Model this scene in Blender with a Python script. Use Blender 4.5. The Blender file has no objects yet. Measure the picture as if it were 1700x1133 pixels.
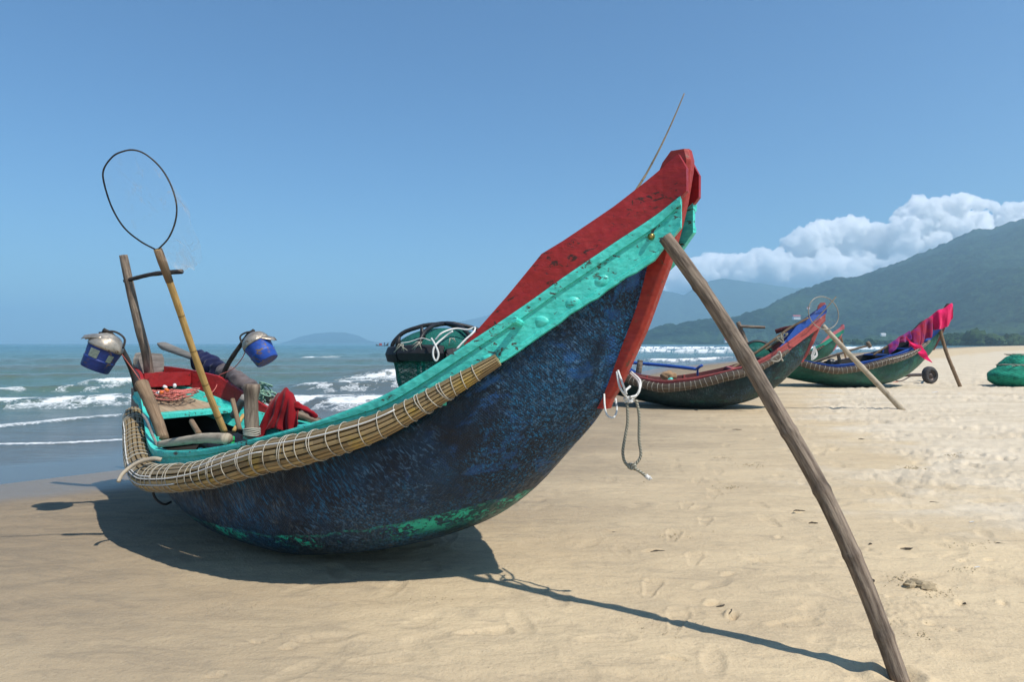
import bpy, math, random
import numpy as np
from mathutils import Vector, noise as mnoise
random.seed(7); RNG=np.random.RandomState(7)
sc=bpy.context.scene; COL=sc.collection
PI=math.pi
# ------------------------------------------------------------------ camera model (metres)
CAMH=1.35; FPX=1133.; CX=850.; HY=571.
def P(px,py,d):
    "point seen at photo pixel px,py at depth d metres"
    return Vector(((px-CX)/FPX*d, d, CAMH-(py-HY)/FPX*d))
def G(px,py,z=0.):
    d=(CAMH-z)*FPX/(py-HY); return ((px-CX)/FPX*d, d)
# ------------------------------------------------------------------ numeric helpers
def pchip(x,y,xi):
    x=np.array(x,float);y=np.array(y,float);h=np.diff(x);d=np.diff(y)/h
    m=np.zeros_like(y);m[0]=d[0];m[-1]=d[-1]
    for i in range(1,len(x)-1):
        if d[i-1]*d[i]>0:
            w1=2*h[i]+h[i-1];w2=h[i]+2*h[i-1];m[i]=(w1+w2)/(w1/d[i-1]+w2/d[i])
    xi=np.clip(np.asarray(xi,float),x[0],x[-1]);i=np.clip(np.searchsorted(x,xi)-1,0,len(x)-2)
    s=(xi-x[i])/h[i]
    return (1+2*s)*(1-s)**2*y[i]+s*(1-s)**2*h[i]*m[i]+s*s*(3-2*s)*y[i+1]+s*s*(s-1)*h[i]*m[i+1]
def _hash(ix,iy,s):
    n=(ix.astype(np.int64)*374761393+iy.astype(np.int64)*668265263+s*2147483647)&0xffffffff
    n=((n^(n>>13))*1274126177)&0xffffffff
    n=n^(n>>16)
    return (n&0xffff)/65535.
def vn(x,y,s=0):
    "smooth value noise 0..1"
    ix=np.floor(x);iy=np.floor(y);fx=x-ix;fy=y-iy
    fx=fx*fx*fx*(fx*(fx*6-15)+10);fy=fy*fy*fy*(fy*(fy*6-15)+10)
    a=_hash(ix,iy,s);b=_hash(ix+1,iy,s);c=_hash(ix,iy+1,s);d=_hash(ix+1,iy+1,s)
    return (a*(1-fx)+b*fx)*(1-fy)+(c*(1-fx)+d*fx)*fy
def fbm(x,y,o=4,s=0,g=.5):
    r=0.;a=1.;t=0.
    for k in range(o):
        r=r+a*vn(x*2**k+17.3*k,y*2**k-9.1*k,s+k);t+=a;a*=g
    return r/t
def sstep(a,b,x):
    t=np.clip((x-a)/(b-a),0,1);return t*t*(3-2*t)
# ------------------------------------------------------------------ objects
def tag(o,label=None,cat=None,group=None,kind=None):
    if label:o['label']=label
    if cat:o['category']=cat
    if group:o['group']=group
    if kind:o['kind']=kind
    return o
def empty(name,loc,rz=0,label=None,cat=None,group=None):
    o=bpy.data.objects.new(name,None);COL.objects.link(o);o.location=loc;o.rotation_euler=(0,0,rz)
    o.empty_display_size=.1
    return tag(o,label,cat,group)
class MB:
    def __init__(s): s.v=[];s.f=[];s.uv=[]
    def add(s,vs,fs,uvs=None):
        n=len(s.v);s.v+= [tuple(p) for p in vs]
        for i,f in enumerate(fs):
            s.f.append([a+n for a in f]); s.uv.append(uvs[i] if uvs else [(vs[a][0],vs[a][2]) for a in f])
        return s
    def grid(s,Pg,UV=None,closeu=False,flip=False):
        nu=len(Pg);nv=len(Pg[0]);vs=[p for r in Pg for p in r];fs=[];uvs=[]
        for i in range(nu-1):
            for j in range(nv-1 if not closeu else nv):
                j2=(j+1)%nv
                q=[i*nv+j,(i+1)*nv+j,(i+1)*nv+j2,i*nv+j2]
                if UV is not None:
                    u=[UV[i][j],UV[i+1][j],UV[i+1][j+1],UV[i][j+1]]
                else: u=[(0,0)]*4
                if flip:q=q[::-1];u=u[::-1]
                fs.append(q);uvs.append(u)
        return s.add(vs,fs,uvs)
    def box(s,a,b,M=None):
        x0,y0,z0=a;x1,y1,z1=b
        vs=[Vector(p) for p in [(x0,y0,z0),(x1,y0,z0),(x1,y1,z0),(x0,y1,z0),(x0,y0,z1),(x1,y0,z1),(x1,y1,z1),(x0,y1,z1)]]
        if M is not None: vs=[M@p for p in vs]
        fs=[[0,3,2,1],[4,5,6,7],[0,1,5,4],[1,2,6,5],[2,3,7,6],[3,0,4,7]]
        return s.add(vs,fs)
    def build(s,name,mat,parent=None,smooth=True,bevel=0,sub=0,solid=0,soff=-1,auto=None):
        me=bpy.data.meshes.new(name);me.from_pydata(s.v,[],s.f);me.update()
        uvl=me.uv_layers.new(name='UVMap');flat=[c for f in s.uv for p in f for c in p]
        if len(flat)==2*len(me.loops): uvl.data.foreach_set('uv',flat)
        me.materials.append(mat)
        me.polygons.foreach_set('use_smooth',[smooth]*len(me.polygons))
        o=bpy.data.objects.new(name,me);COL.objects.link(o)
        if parent is not None:o.parent=parent
        if solid:
            m=o.modifiers.new('s','SOLIDIFY');m.thickness=solid;m.offset=soff
        if bevel:
            m=o.modifiers.new('b','BEVEL');m.width=bevel;m.segments=2;m.limit_method='ANGLE';m.angle_limit=.7
        if sub:
            m=o.modifiers.new('u','SUBSURF');m.levels=m.render_levels=sub
        if auto and smooth:
            try: me.set_sharp_from_angle(angle=auto)
            except Exception: pass
        return o
def frames(path,closed=False):
    n=len(path);T=[]
    for i in range(n):
        a=path[i-1] if (i>0 or closed) else path[0];b=path[(i+1)%n] if (i<n-1 or closed) else path[-1]
        T.append((b-a).normalized())
    up=Vector((0,0,1)) if abs(T[0].z)<.9 else Vector((0,1,0))
    N=(up-T[0]*up.dot(T[0])).normalized();out=[]
    for i in range(n):
        if i>0: N=(N-T[i]*N.dot(T[i])).normalized()
        out.append((T[i],N,T[i].cross(N)))
    return out
def tube(mb,path,r,n=10,closed=False,prof=None,cap=True,u0=0):
    path=[Vector(p) for p in path];fr=frames(path,closed)
    R=r if isinstance(r,(list,tuple,np.ndarray)) else [r]*len(path)
    rows=[];uv=[];L=u0
    idx=list(range(len(path)))+([0] if closed else [])
    for k,i in enumerate(idx):
        if k>0:L+=(path[i]-path[idx[k-1]]).length
        T,N,B=fr[i];row=[];ur=[]
        for j in range(n):
            a=2*PI*j/n;rr=R[i]*(prof(a,L) if prof else 1)
            row.append(path[i]+(N*math.cos(a)+B*math.sin(a))*rr);ur.append((L,j/n))
        ur.append((L,1.));rows.append(row);uv.append(ur)
    mb.grid(rows,uv,closeu=True)
    if cap and not closed:
        base=len(mb.v)-len(rows)*n
        for k,fl in ((0,0),(len(rows)-1,1)):
            f=[base+k*n+j for j in range(n)]
            if not fl: pass
            else: f=f[::-1]
            c=rows[k]
            mb.f.append(f);mb.uv.append([(uv[k][0][0]+.01*math.cos(2*PI*j/n),.5+.1*math.sin(2*PI*j/n)) for j in range(n)])
    return mb
def smooth_path(pts,n=24,closed=False):
    "Catmull-Rom through points"
    pts=[Vector(p) for p in pts];m=len(pts);out=[]
    segs=m if closed else m-1;per=max(2,n//segs)
    for i in range(segs):
        p0=pts[(i-1)%m] if (closed or i>0) else pts[0]*2-pts[1]
        p1=pts[i];p2=pts[(i+1)%m]
        p3=pts[(i+2)%m] if (closed or i+2<m) else pts[-1]*2-pts[-2]
        for k in range(per):
            t=k/per
            out.append(.5*((2*p1)+(p2-p0)*t+(2*p0-5*p1+4*p2-p3)*t*t+(3*p1-p0-3*p2+p3)*t**3))
    if not closed:out.append(pts[-1])
    return out
def pix(pts,n=24,closed=False):
    return smooth_path([P(*p) for p in pts],n,closed)
def lathe(mb,prof,n=24,M=None,arc=2*PI,squash=None):
    rows=[];uv=[]
    for k,(r,z) in enumerate(prof):
        row=[]
        full=abs(arc-2*PI)<1e-6
        cnt=n if full else n+1
        for j in range(cnt):
            a=arc*j/n;p=Vector((r*math.cos(a),r*math.sin(a),z))
            if squash:p=squash(p)
            if M is not None:p=M@p
            row.append(p)
        rows.append(row);uv.append([(j/n,k/len(prof)) for j in range(n+1)])
    mb.grid(rows,uv,closeu=full,flip=False);return mb
# ------------------------------------------------------------------ materials
class NT:
    def __init__(s,name):
        s.m=bpy.data.materials.new(name);s.m.use_nodes=True;s.t=s.m.node_tree;s.t.nodes.clear()
        s.out=s.t.nodes.new('ShaderNodeOutputMaterial');s.b=s.n('ShaderNodeBsdfPrincipled')
        s.l(s.b.outputs[0],s.out.inputs['Surface'])
    def n(s,typ,**k):
        o=s.t.nodes.new(typ)
        for a,b in k.items(): setattr(o,a,b)
        return o
    def l(s,a,b): s.t.links.new(a,b)
    def put(s,sock,v):
        if hasattr(v,'links') or hasattr(v,'is_linked'): s.l(v,sock)
        else:
            if isinstance(v,(tuple,list)) and len(v)==3 and sock.type=='RGBA': v=(*v,1)
            sock.default_value=v
    def co(s,kind='Object',scale=(1,1,1),rot=(0,0,0),loc=(0,0,0)):
        if kind=='UV': c=s.n('ShaderNodeUVMap',uv_map='UVMap').outputs[0]
        else: c=s.n('ShaderNodeTexCoord').outputs[kind]
        if any(rot):
            q=s.n('ShaderNodeMapping');s.l(c,q.inputs[0]);q.inputs['Rotation'].default_value=rot;c=q.outputs[0]
        m=s.n('ShaderNodeMapping');s.l(c,m.inputs[0]);m.inputs['Scale'].default_value=scale
        m.inputs['Location'].default_value=loc
        return m.outputs[0]
    def noise(s,vec,scale=5,detail=4,rough=.55,dist=0):
        o=s.n('ShaderNodeTexNoise');s.l(vec,o.inputs['Vector']);o.inputs['Scale'].default_value=scale
        o.inputs['Detail'].default_value=detail;o.inputs['Roughness'].default_value=rough;o.inputs['Distortion'].default_value=dist
        return o.outputs[0]
    def vor(s,vec,scale=5,feat='F1',out=0,rnd=1):
        o=s.n('ShaderNodeTexVoronoi',feature=feat);s.l(vec,o.inputs['Vector']);o.inputs['Scale'].default_value=scale
        o.inputs['Randomness'].default_value=rnd
        return o.outputs[out]
    def wave(s,vec,scale=5,dist=0,dir='X',dscale=1):
        o=s.n('ShaderNodeTexWave',bands_direction=dir);s.l(vec,o.inputs['Vector']);o.inputs['Scale'].default_value=scale
        o.inputs['Distortion'].default_value=dist;o.inputs['Detail Scale'].default_value=dscale
        return o.outputs[1]
    def rng(s,v,a,b,c=0.,d=1.):
        o=s.n('ShaderNodeMapRange',interpolation_type='SMOOTHSTEP');s.put(o.inputs[0],v)
        for i,x in enumerate((a,b,c,d)): o.inputs[i+1].default_value=x
        return o.outputs[0]
    def mix(s,f,a,b,mode='MIX'):
        o=s.n('ShaderNodeMix',data_type='RGBA',blend_type=mode);s.put(o.inputs[0],f);s.put(o.inputs[6],a);s.put(o.inputs[7],b)
        return o.outputs[2]
    def math(s,op,a,b=0.,c=0.):
        o=s.n('ShaderNodeMath',operation=op);s.put(o.inputs[0],a);s.put(o.inputs[1],b);s.put(o.inputs[2],c);return o.outputs[0]
    def sep(s,v):
        o=s.n('ShaderNodeSeparateXYZ');s.l(v,o.inputs[0]);return o.outputs
    def attr(s,name):
        return s.n('ShaderNodeAttribute',attribute_name=name).outputs['Fac']
    def bump(s,h,strength=.5,dist=.01,prev=None):
        o=s.n('ShaderNodeBump');s.l(h,o.inputs['Height']);o.inputs['Strength'].default_value=strength
        o.inputs['Distance'].default_value=dist
        if prev is not None:s.l(prev,o.inputs['Normal'])
        return o.outputs[0]
    def fin(s,col=None,rough=.6,nor=None,metal=0,spec=.4):
        if col is not None:s.put(s.b.inputs['Base Color'],col)
        s.put(s.b.inputs['Roughness'],rough);s.put(s.b.inputs['Metallic'],metal);s.put(s.b.inputs['Specular IOR Level'],spec)
        if nor is not None:s.l(nor,s.b.inputs['Normal'])
        return s.m
def mat_wood(name,c1,c2,c3=None,stretch=(3,60,1),kind='UV',rough=.75,bs=.6,spots=.0,nodes=0):
    "fibrous wood: long streaks along U, blotches, darker knots"
    s=NT(name);v=s.co(kind,scale=stretch);a=s.noise(v,1,5,.65,.3);w=s.co(kind,scale=(4,4,4) if kind!='UV' else (5,3,1))
    b=s.noise(w,1.3,4,.6)
    col=s.mix(s.rng(a,.3,.7),c1,c2);col=s.mix(s.rng(b,.45,.75,0,.75),col,c3 or tuple(x*.5 for x in c1))
    pn=s.noise(s.co(kind,scale=(9,7,1) if kind=='UV' else (6,6,6)),1,7,.75,1.5);col=s.mix(s.rng(pn,.60,.68,0,.45),col,tuple(min(.8,x*1.35) for x in c2));dk=s.noise(s.co(kind,scale=(5,4,1) if kind=='UV' else (3,3,3),loc=(4,2,0)),1,6,.7,.8);col=s.mix(s.rng(dk,.60,.72,0,.7),col,tuple(x*.4 for x in c1))
    if nodes:
        u=s.sep(s.co(kind))[0];f=s.math('FRACT',s.math('MULTIPLY',u,nodes));k=s.rng(s.math('ABSOLUTE',s.math('SUBTRACT',f,.5)),0,.04,1,0)
        col=s.mix(s.math('MULTIPLY',k,.7),col,tuple(x*.25 for x in c1))
    n=s.bump(a,bs,.006)
    return s.fin(col,rough,n,spec=.25)
def mat_paint(name,c1,c2,under=(.09,.07,.055),chip=.5,lump=1.,rough=.42,brush=(8,60,60),chipw=.03):
    "old hand brushed gloss paint: tone shifts, lumps, chips down to the wood"
    s=NT(name);o=s.co('Object');br=s.noise(s.co('Object',scale=brush),1,4,.6,.4);bl=s.noise(o,2.3,4,.6)
    col=s.mix(s.rng(br,.3,.72),c1,c2);col=s.mix(s.rng(bl,.5,.8,0,.6),col,tuple(x*.72 for x in c1))
    ch=s.noise(s.co('Object',scale=(14,22,30)),1,7,.72,.6);big=s.noise(o,3.1,2,.5)
    cf=s.rng(s.math('ADD',ch,s.math('MULTIPLY',big,.22)),(.87-chip*.2),(.87-chip*.2)+chipw)
    col=s.mix(cf,col,under)
    fine=s.noise(o,160,2,.5);gr=s.noise(o,38,3,.6)
    col=s.mix(s.rng(gr,.62,.8,0,.35),col,tuple(x*.4 for x in c1))
    n=s.bump(br,.25*lump,.008);n=s.bump(bl,.6*lump,.05,n);n=s.bump(cf,-.5,.002,n);n=s.bump(fine,.15,.002,n)
    return s.fin(col,s.rng(gr,.3,.7,rough-.1,rough+.2),n,spec=.45)
def mat_cloth(name,c,c2=None,rough=.9,sc=400,trans=0):
    s=NT(name);o=s.co('Object');a=s.noise(o,5,4,.6);f=s.noise(o,sc,1,.5)
    col=s.mix(s.rng(a,.3,.7),c,c2 or tuple(x*.6 for x in c))
    n=s.bump(f,.3,.002);n=s.bump(s.noise(o,28,3,.6),.4,.01,n)
    m=s.fin(col,rough,n,spec=.15)
    s.b.inputs['Sheen Weight'].default_value=.15
    return m
def mat_plain(name,c,rough=.5,metal=0,var=.35,sc=20,bs=.2,spec=.4):
    s=NT(name);o=s.co('Object');a=s.noise(o,sc,5,.6)
    col=s.mix(s.rng(a,.3,.75),c,tuple(x*(1-var) for x in c))
    return s.fin(col,rough,s.bump(a,bs,.003),metal,spec)
def mat_rope(name,c,c2,tw=420.):
    s=NT(name);v=s.co('UV',scale=(1,1,1));x,y,z=s.sep(v)
    t=s.math('SINE',s.math('ADD',s.math('MULTIPLY',x,tw),s.math('MULTIPLY',y,12.566)))
    a=s.noise(s.co('Object'),30,3,.6)
    col=s.mix(s.rng(t,-1,1),c2,c);col=s.mix(s.rng(a,.5,.8,0,.5),col,tuple(q*.55 for q in c))
    return s.fin(col,.85,s.bump(t,.5,.002),spec=.2)
def mat_hull(name,dark,mid,hi,teal,low,bandk=1.,t_green=True,patch=(.015,.10,.30)):
    s=NT(name);o=s.co('Object');u=s.sep(s.co('UV'));t,h=u[0],u[1]
    # UV: u = metres along the boat, v = height above the keel line
    n1=s.noise(s.co('Object',scale=(1.2,1,1.2)),2.2,5,.6,.4)
    col=s.mix(s.rng(n1,.35,.7),dark,mid)
    d1=s.noise(s.co('Object',scale=(85,85,6),rot=(0,math.radians(38),0)),1,3,.6,.8)
    d2=s.noise(s.co('Object',scale=(95,95,6),rot=(0,math.radians(12),0)),1,4,.7,.5)
    m1=s.noise(o,1.9,3,.6);m2=s.noise(s.co('Object',loc=(3,1,5)),2.4,3,.6)
    f1=s.math('MULTIPLY',s.rng(d1,.47,.70),s.rng(m1,.42,.60))
    f2=s.math('MULTIPLY',s.rng(d2,.48,.66),s.math('MULTIPLY',s.rng(m2,.40,.58),s.math('MULTIPLY',s.rng(t,.7,1.4),s.rng(t,2.9,3.9,1,0))))
    col=s.mix(s.math('MULTIPLY',f1,.9),col,hi)
    col=s.mix(s.math('MULTIPLY',f2,.65),col,(.15,.17,.175))
    d3=s.noise(s.co('Object',scale=(60,60,5),rot=(0,math.radians(50),0)),1,4,.65,.8);m3=s.noise(s.co('Object',loc=(7,2,1)),1.6,3,.6)
    col=s.mix(s.math('MULTIPLY',s.math('MULTIPLY',s.rng(d3,.49,.68),s.rng(m3,.44,.60)),s.rng(t,2.2,3.2,0,.7)),col,(.09,.20,.33))  # lit whitish swirl strokes, highlights painted into the hull colour
    # brighter blue patches of newer paint towards the bow
    pn=s.noise(s.co('Object',scale=(5,5,7),rot=(0,.5,0)),1,5,.7,.6)
    pf=s.math('MULTIPLY',s.rng(pn,.51,.70),s.rng(t,3.3,4.2))
    col=s.mix(s.math('MULTIPLY',pf,.8),col,patch)
    # old green coat low on the hull, flaked
    lo=s.math('ADD',h,s.math('MULTIPLY',s.noise(o,7,3,.6),.05))
    fl=s.noise(s.co('Object',scale=(26,26,34)),1,6,.72,.8);big=s.noise(s.co('Object',loc=(1.3,0,.4)),1.7,2,.5)
    band=s.math('MULTIPLY',s.rng(lo,.13,.19),s.rng(lo,.225,.245,1,0))
    ff=s.math('MULTIPLY',band,s.rng(s.math('ADD',fl,s.math('MULTIPLY',big,1.1)),1.16,1.175))
    line=s.math('MULTIPLY',s.rng(lo,.225,.232),s.rng(lo,.238,.246,1,0))
    line=s.math('MULTIPLY',line,s.rng(fl,.42,.56,0,.4))
    wash=s.math('MULTIPLY',s.rng(lo,.235,.22),s.rng(t,3.5,4.1,0,.30))
    br=s.noise(o,34,5,.7);bf=s.math('MULTIPLY',s.rng(lo,.17,.06),s.rng(br,.47,.66,0,.8))
    col=s.mix(bf,col,low)
    if t_green:
        col=s.mix(wash,col,tuple(q*.45 for q in teal))
    col=s.mix(s.math('MULTIPLY',ff,bandk),col,teal);col=s.mix(s.math('MULTIPLY',line,bandk),col,teal)
    # woven bamboo under the tar coat
    a=s.wave(s.co('Object',scale=(1,.3,1),rot=(0,math.radians(38),0)),26,1.5,'X',2);b=s.wave(s.co('Object',scale=(1,.3,1),rot=(0,math.radians(-44),0)),26,1.5,'X',2)
    wv=s.math('MAXIMUM',a,b)
    n=s.bump(wv,.4,.006);n=s.bump(s.noise(o,11,4,.6),.7,.03,n);n=s.bump(d1,.4,.004,n);n=s.bump(ff,.6,.002,n)
    return s.fin(col,s.rng(s.noise(o,22,4,.7),.3,.7,.28,.6),n,spec=.32)
def mat_fender(name,c1,c2,c3):
    s=NT(name);uv=s.co('UV');x,y,z=s.sep(uv)
    k=s.math('FLOOR',s.math('MULTIPLY',y,16.0));fr=s.math('FRACT',s.math('MULTIPLY',y,16.0))
    wn=s.n('ShaderNodeTexWhiteNoise',noise_dimensions='2D');cv=s.n('ShaderNodeCombineXYZ');s.l(k,cv.inputs[0])
    seg=s.math('FLOOR',s.math('ADD',s.math('MULTIPLY',x,1.3),s.math('MULTIPLY',k,.377)));s.l(seg,cv.inputs[1]);s.l(cv.outputs[0],wn.inputs['Vector'])
    st=s.noise(s.co('UV',scale=(7,70,1)),1,4,.6)
    col=s.mix(wn.outputs['Value'],c1,c2);col=s.mix(s.rng(st,.42,.72,0,.55),col,tuple(q*.5 for q in c1))
    bl=s.noise(s.co('Object'),6,4,.6);col=s.mix(s.rng(bl,.5,.7,0,.8),col,c3)
    wt=s.rng(s.math('ADD',s.math('ABSOLUTE',s.math('SUBTRACT',y,.5)),s.math('MULTIPLY',bl,.16)),.30,.42)
    col=s.mix(s.math('MULTIPLY',wt,.75),col,s.mix(st,tuple(q*.55 for q in c1),tuple(q*.62 for q in c2)))
    gap=s.rng(s.math('ABSOLUTE',s.math('SUBTRACT',fr,.5)),.34,.47,0,.95)
    col=s.mix(gap,col,(.012,.010,.008))
    n=s.bump(gap,-.7,.006);n=s.bump(st,.4,.003,n)
    return s.fin(col,.42,n,spec=.45)
def mat_net(name,c,alpha,scale=60,rough=.8):
    s=NT(name);tr=s.n('ShaderNodeBsdfTransparent');mx=s.n('ShaderNodeMixShader')
    v=s.co('UV');a=s.sep(s.co('UV',scale=(scale,scale,1),rot=(0,0,.785)))
    lx=s.math('ABSOLUTE',s.math('SUBTRACT',s.math('FRACT',a[0]),.5));ly=s.math('ABSOLUTE',s.math('SUBTRACT',s.math('FRACT',a[1]),.5))
    g=s.math('MAXIMUM',s.rng(lx,.36,.44),s.rng(ly,.36,.44));f=s.math('MAXIMUM',g,alpha)
    big=s.noise(s.co('Object'),6,4,.6);col=s.mix(s.rng(big,.35,.7),c,tuple(q*.45 for q in c));col=s.mix(s.math('MULTIPLY',g,.6),col,tuple(q*.3 for q in c))
    s.fin(col,rough,s.bump(g,.5,.003),spec=.2)
    s.l(f,mx.inputs[0]);s.l(tr.outputs[0],mx.inputs[1]);s.l(s.b.outputs[0],mx.inputs[2]);s.l(mx.outputs[0],s.out.inputs['Surface'])
    return s.m

M={}
M['hull']=mat_hull('dark blue tarred basket hull',(.003,.010,.022),(.004,.030,.068),(.012,.15,.31),(.02,.42,.30),(.10,.075,.045))
M['hull_green']=mat_hull('dark green basket hull',(.004,.013,.014),(.007,.028,.027),(.02,.08,.07),(.02,.26,.18),(.06,.045,.03),.25,False,(.02,.16,.13))
M['hull_jade']=mat_hull('jade green basket hull',(.012,.060,.042),(.02,.12,.075),(.03,.18,.12),(.02,.26,.18),(.07,.05,.03),.4,False,(.02,.20,.13))
M['teal']=mat_paint('turquoise paint',(.04,.50,.41),(.09,.66,.56),(.055,.05,.035),.85,1.3)
M['red']=mat_paint('dark red paint',(.25,.009,.011),(.34,.014,.014),(.05,.012,.01),.82,1.)
M['stemred']=mat_paint('weathered orange red paint',(.28,.018,.014),(.38,.035,.02),(.12,.05,.03),.74,.8,.45)
M['pinkred']=mat_paint('faded pink red paint',(.34,.06,.055),(.42,.09,.08),(.10,.07,.05),.66,.6,.6)
M['pink']=mat_paint('faded pink paint',(.50,.12,.14),(.58,.17,.19),(.10,.07,.05),.5,.6,.6)
M['blue']=mat_paint('cobalt blue paint',(.010,.06,.30),(.02,.09,.38),(.05,.05,.05),.56,.6,.5)
M['maroon']=mat_paint('maroon paint',(.075,.012,.010),(.11,.018,.015),(.05,.03,.02),.6,.6,.6)
M['jade']=mat_paint('jade paint',(.02,.26,.17),(.03,.34,.22),(.05,.05,.04),.5,.6,.5)
M['inside']=mat_plain('dark oily hull lining',(.020,.017,.015),.7,0,.5,9)
M['fender']=mat_fender('split bamboo slats',(.21,.14,.065),(.48,.345,.165),(.46,.31,.06))
M['fender2']=mat_fender('weathered bamboo slats',(.085,.058,.038),(.17,.12,.075),(.13,.085,.04))
M['cord']=mat_rope('pale nylon cord',(.50,.46,.38),(.42,.39,.32),1500.)
M['white_cord']=mat_rope('white nylon rope',(.76,.75,.72),(.62,.61,.58),800.)
M['old_rope']=mat_rope('weathered rope',(.38,.36,.29),(.12,.12,.09))
M['pink_cord']=mat_rope('salmon pink cord',(.72,.22,.18),(.5,.14,.12))
M['green_rope']=mat_rope('faded green rope',(.30,.48,.36),(.14,.26,.2))
M['log']=mat_wood('weathered grey driftwood pole',(.105,.075,.056),(.30,.235,.175),(.045,.034,.027),(6,14,1),bs=1.)
M['paleLog']=mat_wood('pale dry bamboo log',(.36,.30,.22),(.48,.41,.31),(.17,.13,.09),(3,30,1))
M['brownpost']=mat_wood('brown bamboo stake',(.16,.10,.058),(.28,.195,.12),(.06,.04,.025),(3,24,1))
M['bamboo']=mat_wood('yellow bamboo cane',(.42,.25,.075),(.52,.34,.13),(.20,.11,.04),(3,20,1),nodes=4.2)
M['cane']=mat_wood('thin brown cane',(.22,.16,.09),(.34,.27,.17),(.06,.045,.03),(3,10,1),nodes=9)
M['grey_wood']=mat_wood('grey weathered board',(.17,.155,.135),(.29,.265,.235),(.12,.105,.09),(3,3,40),'Object')
M['plank']=mat_wood('brown deck boards',(.28,.20,.13),(.38,.29,.20),(.13,.09,.06),(2,34,2),'Object')
M['dark_cane']=mat_wood('black taped cane',(.022,.020,.020),(.05,.045,.045),(.10,.08,.05),(12,3,1))
M['metal']=mat_paint('tarnished pressed metal',(.28,.24,.19),(.48,.42,.34),(.14,.08,.045),.95,.8,.36,(9,9,9))
M['metal'].node_tree.nodes['Principled BSDF'].inputs['Metallic'].default_value=.55
M['drum']=mat_paint('scuffed blue tin paint',(.012,.06,.32),(.02,.09,.42),(.16,.10,.07),.92,.6,.45)
M['drum_dark']=mat_paint('dark blue tin paint',(.012,.03,.16),(.015,.045,.22),(.16,.10,.07),.92,.6,.45)
M['label']=mat_plain('faded pale paint patch',(.38,.46,.38),.6,0,.4,60)
M['redcloth']=mat_cloth('crimson cloth',(.27,.006,.012),(.19,.004,.008))
M['navy']=mat_cloth('navy cloth',(.012,.016,.060),(.008,.010,.03))
M['greycloth']=mat_cloth('grey striped rag',(.16,.13,.125),(.04,.036,.045))
M['magenta']=mat_cloth('magenta flag cloth',(.72,.012,.12),(.58,.01,.08))
M['patterned']=mat_cloth('patterned red cloth',(.36,.02,.03),(.20,.015,.10))
M['purple']=mat_cloth('purple patterned cloth',(.12,.03,.24),(.26,.02,.06))
M['foam']=mat_plain('black foam block',(.020,.020,.024),.62,0,.4,30,.5)
M['black']=mat_plain('black rubber tube',(.015,.015,.017),.5,0,.4,30)
M['tyre']=mat_plain('dusty tyre rubber',(.055,.05,.048),.8,0,.4,18)
M['rim']=mat_plain('rusty wheel rim',(.13,.10,.09),.5,.6,.5,14)
M['greennet']=mat_net('green trap netting',(.012,.17,.13),.72,30)
M['pilenet']=mat_net('green net heap',(.02,.30,.19),.97,9)
M['brass']=mat_plain('brass bolt',(.5,.36,.12),.35,.9,.5,60)
M['orange']=mat_plain('orange float',(.8,.16,.03),.4,0,.2)
M['white']=mat_plain('white float',(.75,.74,.72),.4,0,.2)
M['greencap']=mat_plain('green plastic',(.02,.40,.10),.35,0,.2)
M['tanlump']=mat_cloth('tan net bundle',(.36,.22,.12),(.22,.13,.07))
M['hoopmetal']=mat_plain('pale hoop cane',(.30,.27,.22),.5)
M['sandball']=mat_plain('dry sand pellets',(.50,.40,.25),.95,0,.3,60,.2,.1)
M['sandclod']=mat_plain('damp sand clod',(.42,.33,.21),.95,0,.45,30,.8,.1)
M['scour_edge']=mat_plain('dark scour edge',(.06,.045,.03),.85,0,.5,60)  # dark tone of the strips added for scour edges
M['bag']=mat_plain('black plastic bag',(.012,.012,.015),.3,0,.3,12,1.)

def netting_faint():
    s=NT('clear nylon netting');tr=s.n('ShaderNodeBsdfTransparent');mx=s.n('ShaderNodeMixShader')
    a=s.noise(s.co('Object',scale=(9,9,3),rot=(.3,.2,0)),1,5,.7,1.2);b=s.noise(s.co('Object'),3,2,.5)
    f=s.math('ADD',s.math('MULTIPLY',s.rng(a,.52,.72),s.rng(b,.4,.65,0,.5)),.03)
    s.fin((.75,.72,.70),.6);s.l(f,mx.inputs[0]);s.l(tr.outputs[0],mx.inputs[1]);s.l(s.b.outputs[0],mx.inputs[2]);s.l(mx.outputs[0],s.out.inputs['Surface'])
    return s.m
M['faint']=netting_faint()

# ------------------------------------------------------------------ boat lines (boat frame: t along, v sideways, z up)
bt=[0,.26,.77,1.1,1.35,1.55,1.8,2.2,2.6,2.9,3.2,3.6,4.0,4.4,4.7,4.93,5.2]
bv=[.124,.202,.417,.57,.68,.745,.79,.82,.815,.79,.745,.64,.50,.32,.18,.085,.05]
zt=[0,.26,.77,1.2,1.55,2.0,2.41,2.71,3.14,3.37,3.59,3.78,4.01,4.307,4.47,4.774,5.0,5.1]
zv=[1.02,.97,.80,.69,.64,.68,.745,.81,.922,1.0,1.088,1.197,1.35,1.564,1.69,1.91,2.069,2.15]
kt=[0,.5,1.0,1.5,2.0,2.5,3.0,3.4,3.73,4.03,4.305,4.534,4.575,4.651,4.75,4.814,4.88]
kv=[.40,.27,.155,.07,.0,-.006,.065,.165,.30,.50,.765,1.03,1.12,1.31,1.564,1.803,1.90]
pt=[0,1,2,3,3.7,4.2,4.9];pv=[2,1.75,2.9,3.4,2.35,1.8,1.3]
bu=lambda t:float(pchip(bt,bv,t));zu=lambda t:float(pchip(zt,zv,t))
kk=lambda t:float(pchip(kt,kv,t));pp=lambda t:float(pchip(pt,pv,t))
ZBt=[0,1,2,2.7,3.4,4.0,4.3,4.9];ZBv=[.50,.30,.235,.25,.36,.53,.64,.82]
PD=lambda t:float(np.interp(t,[2.4,2.9,3.15,3.6],[.15,.09,.09,.21]))
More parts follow.
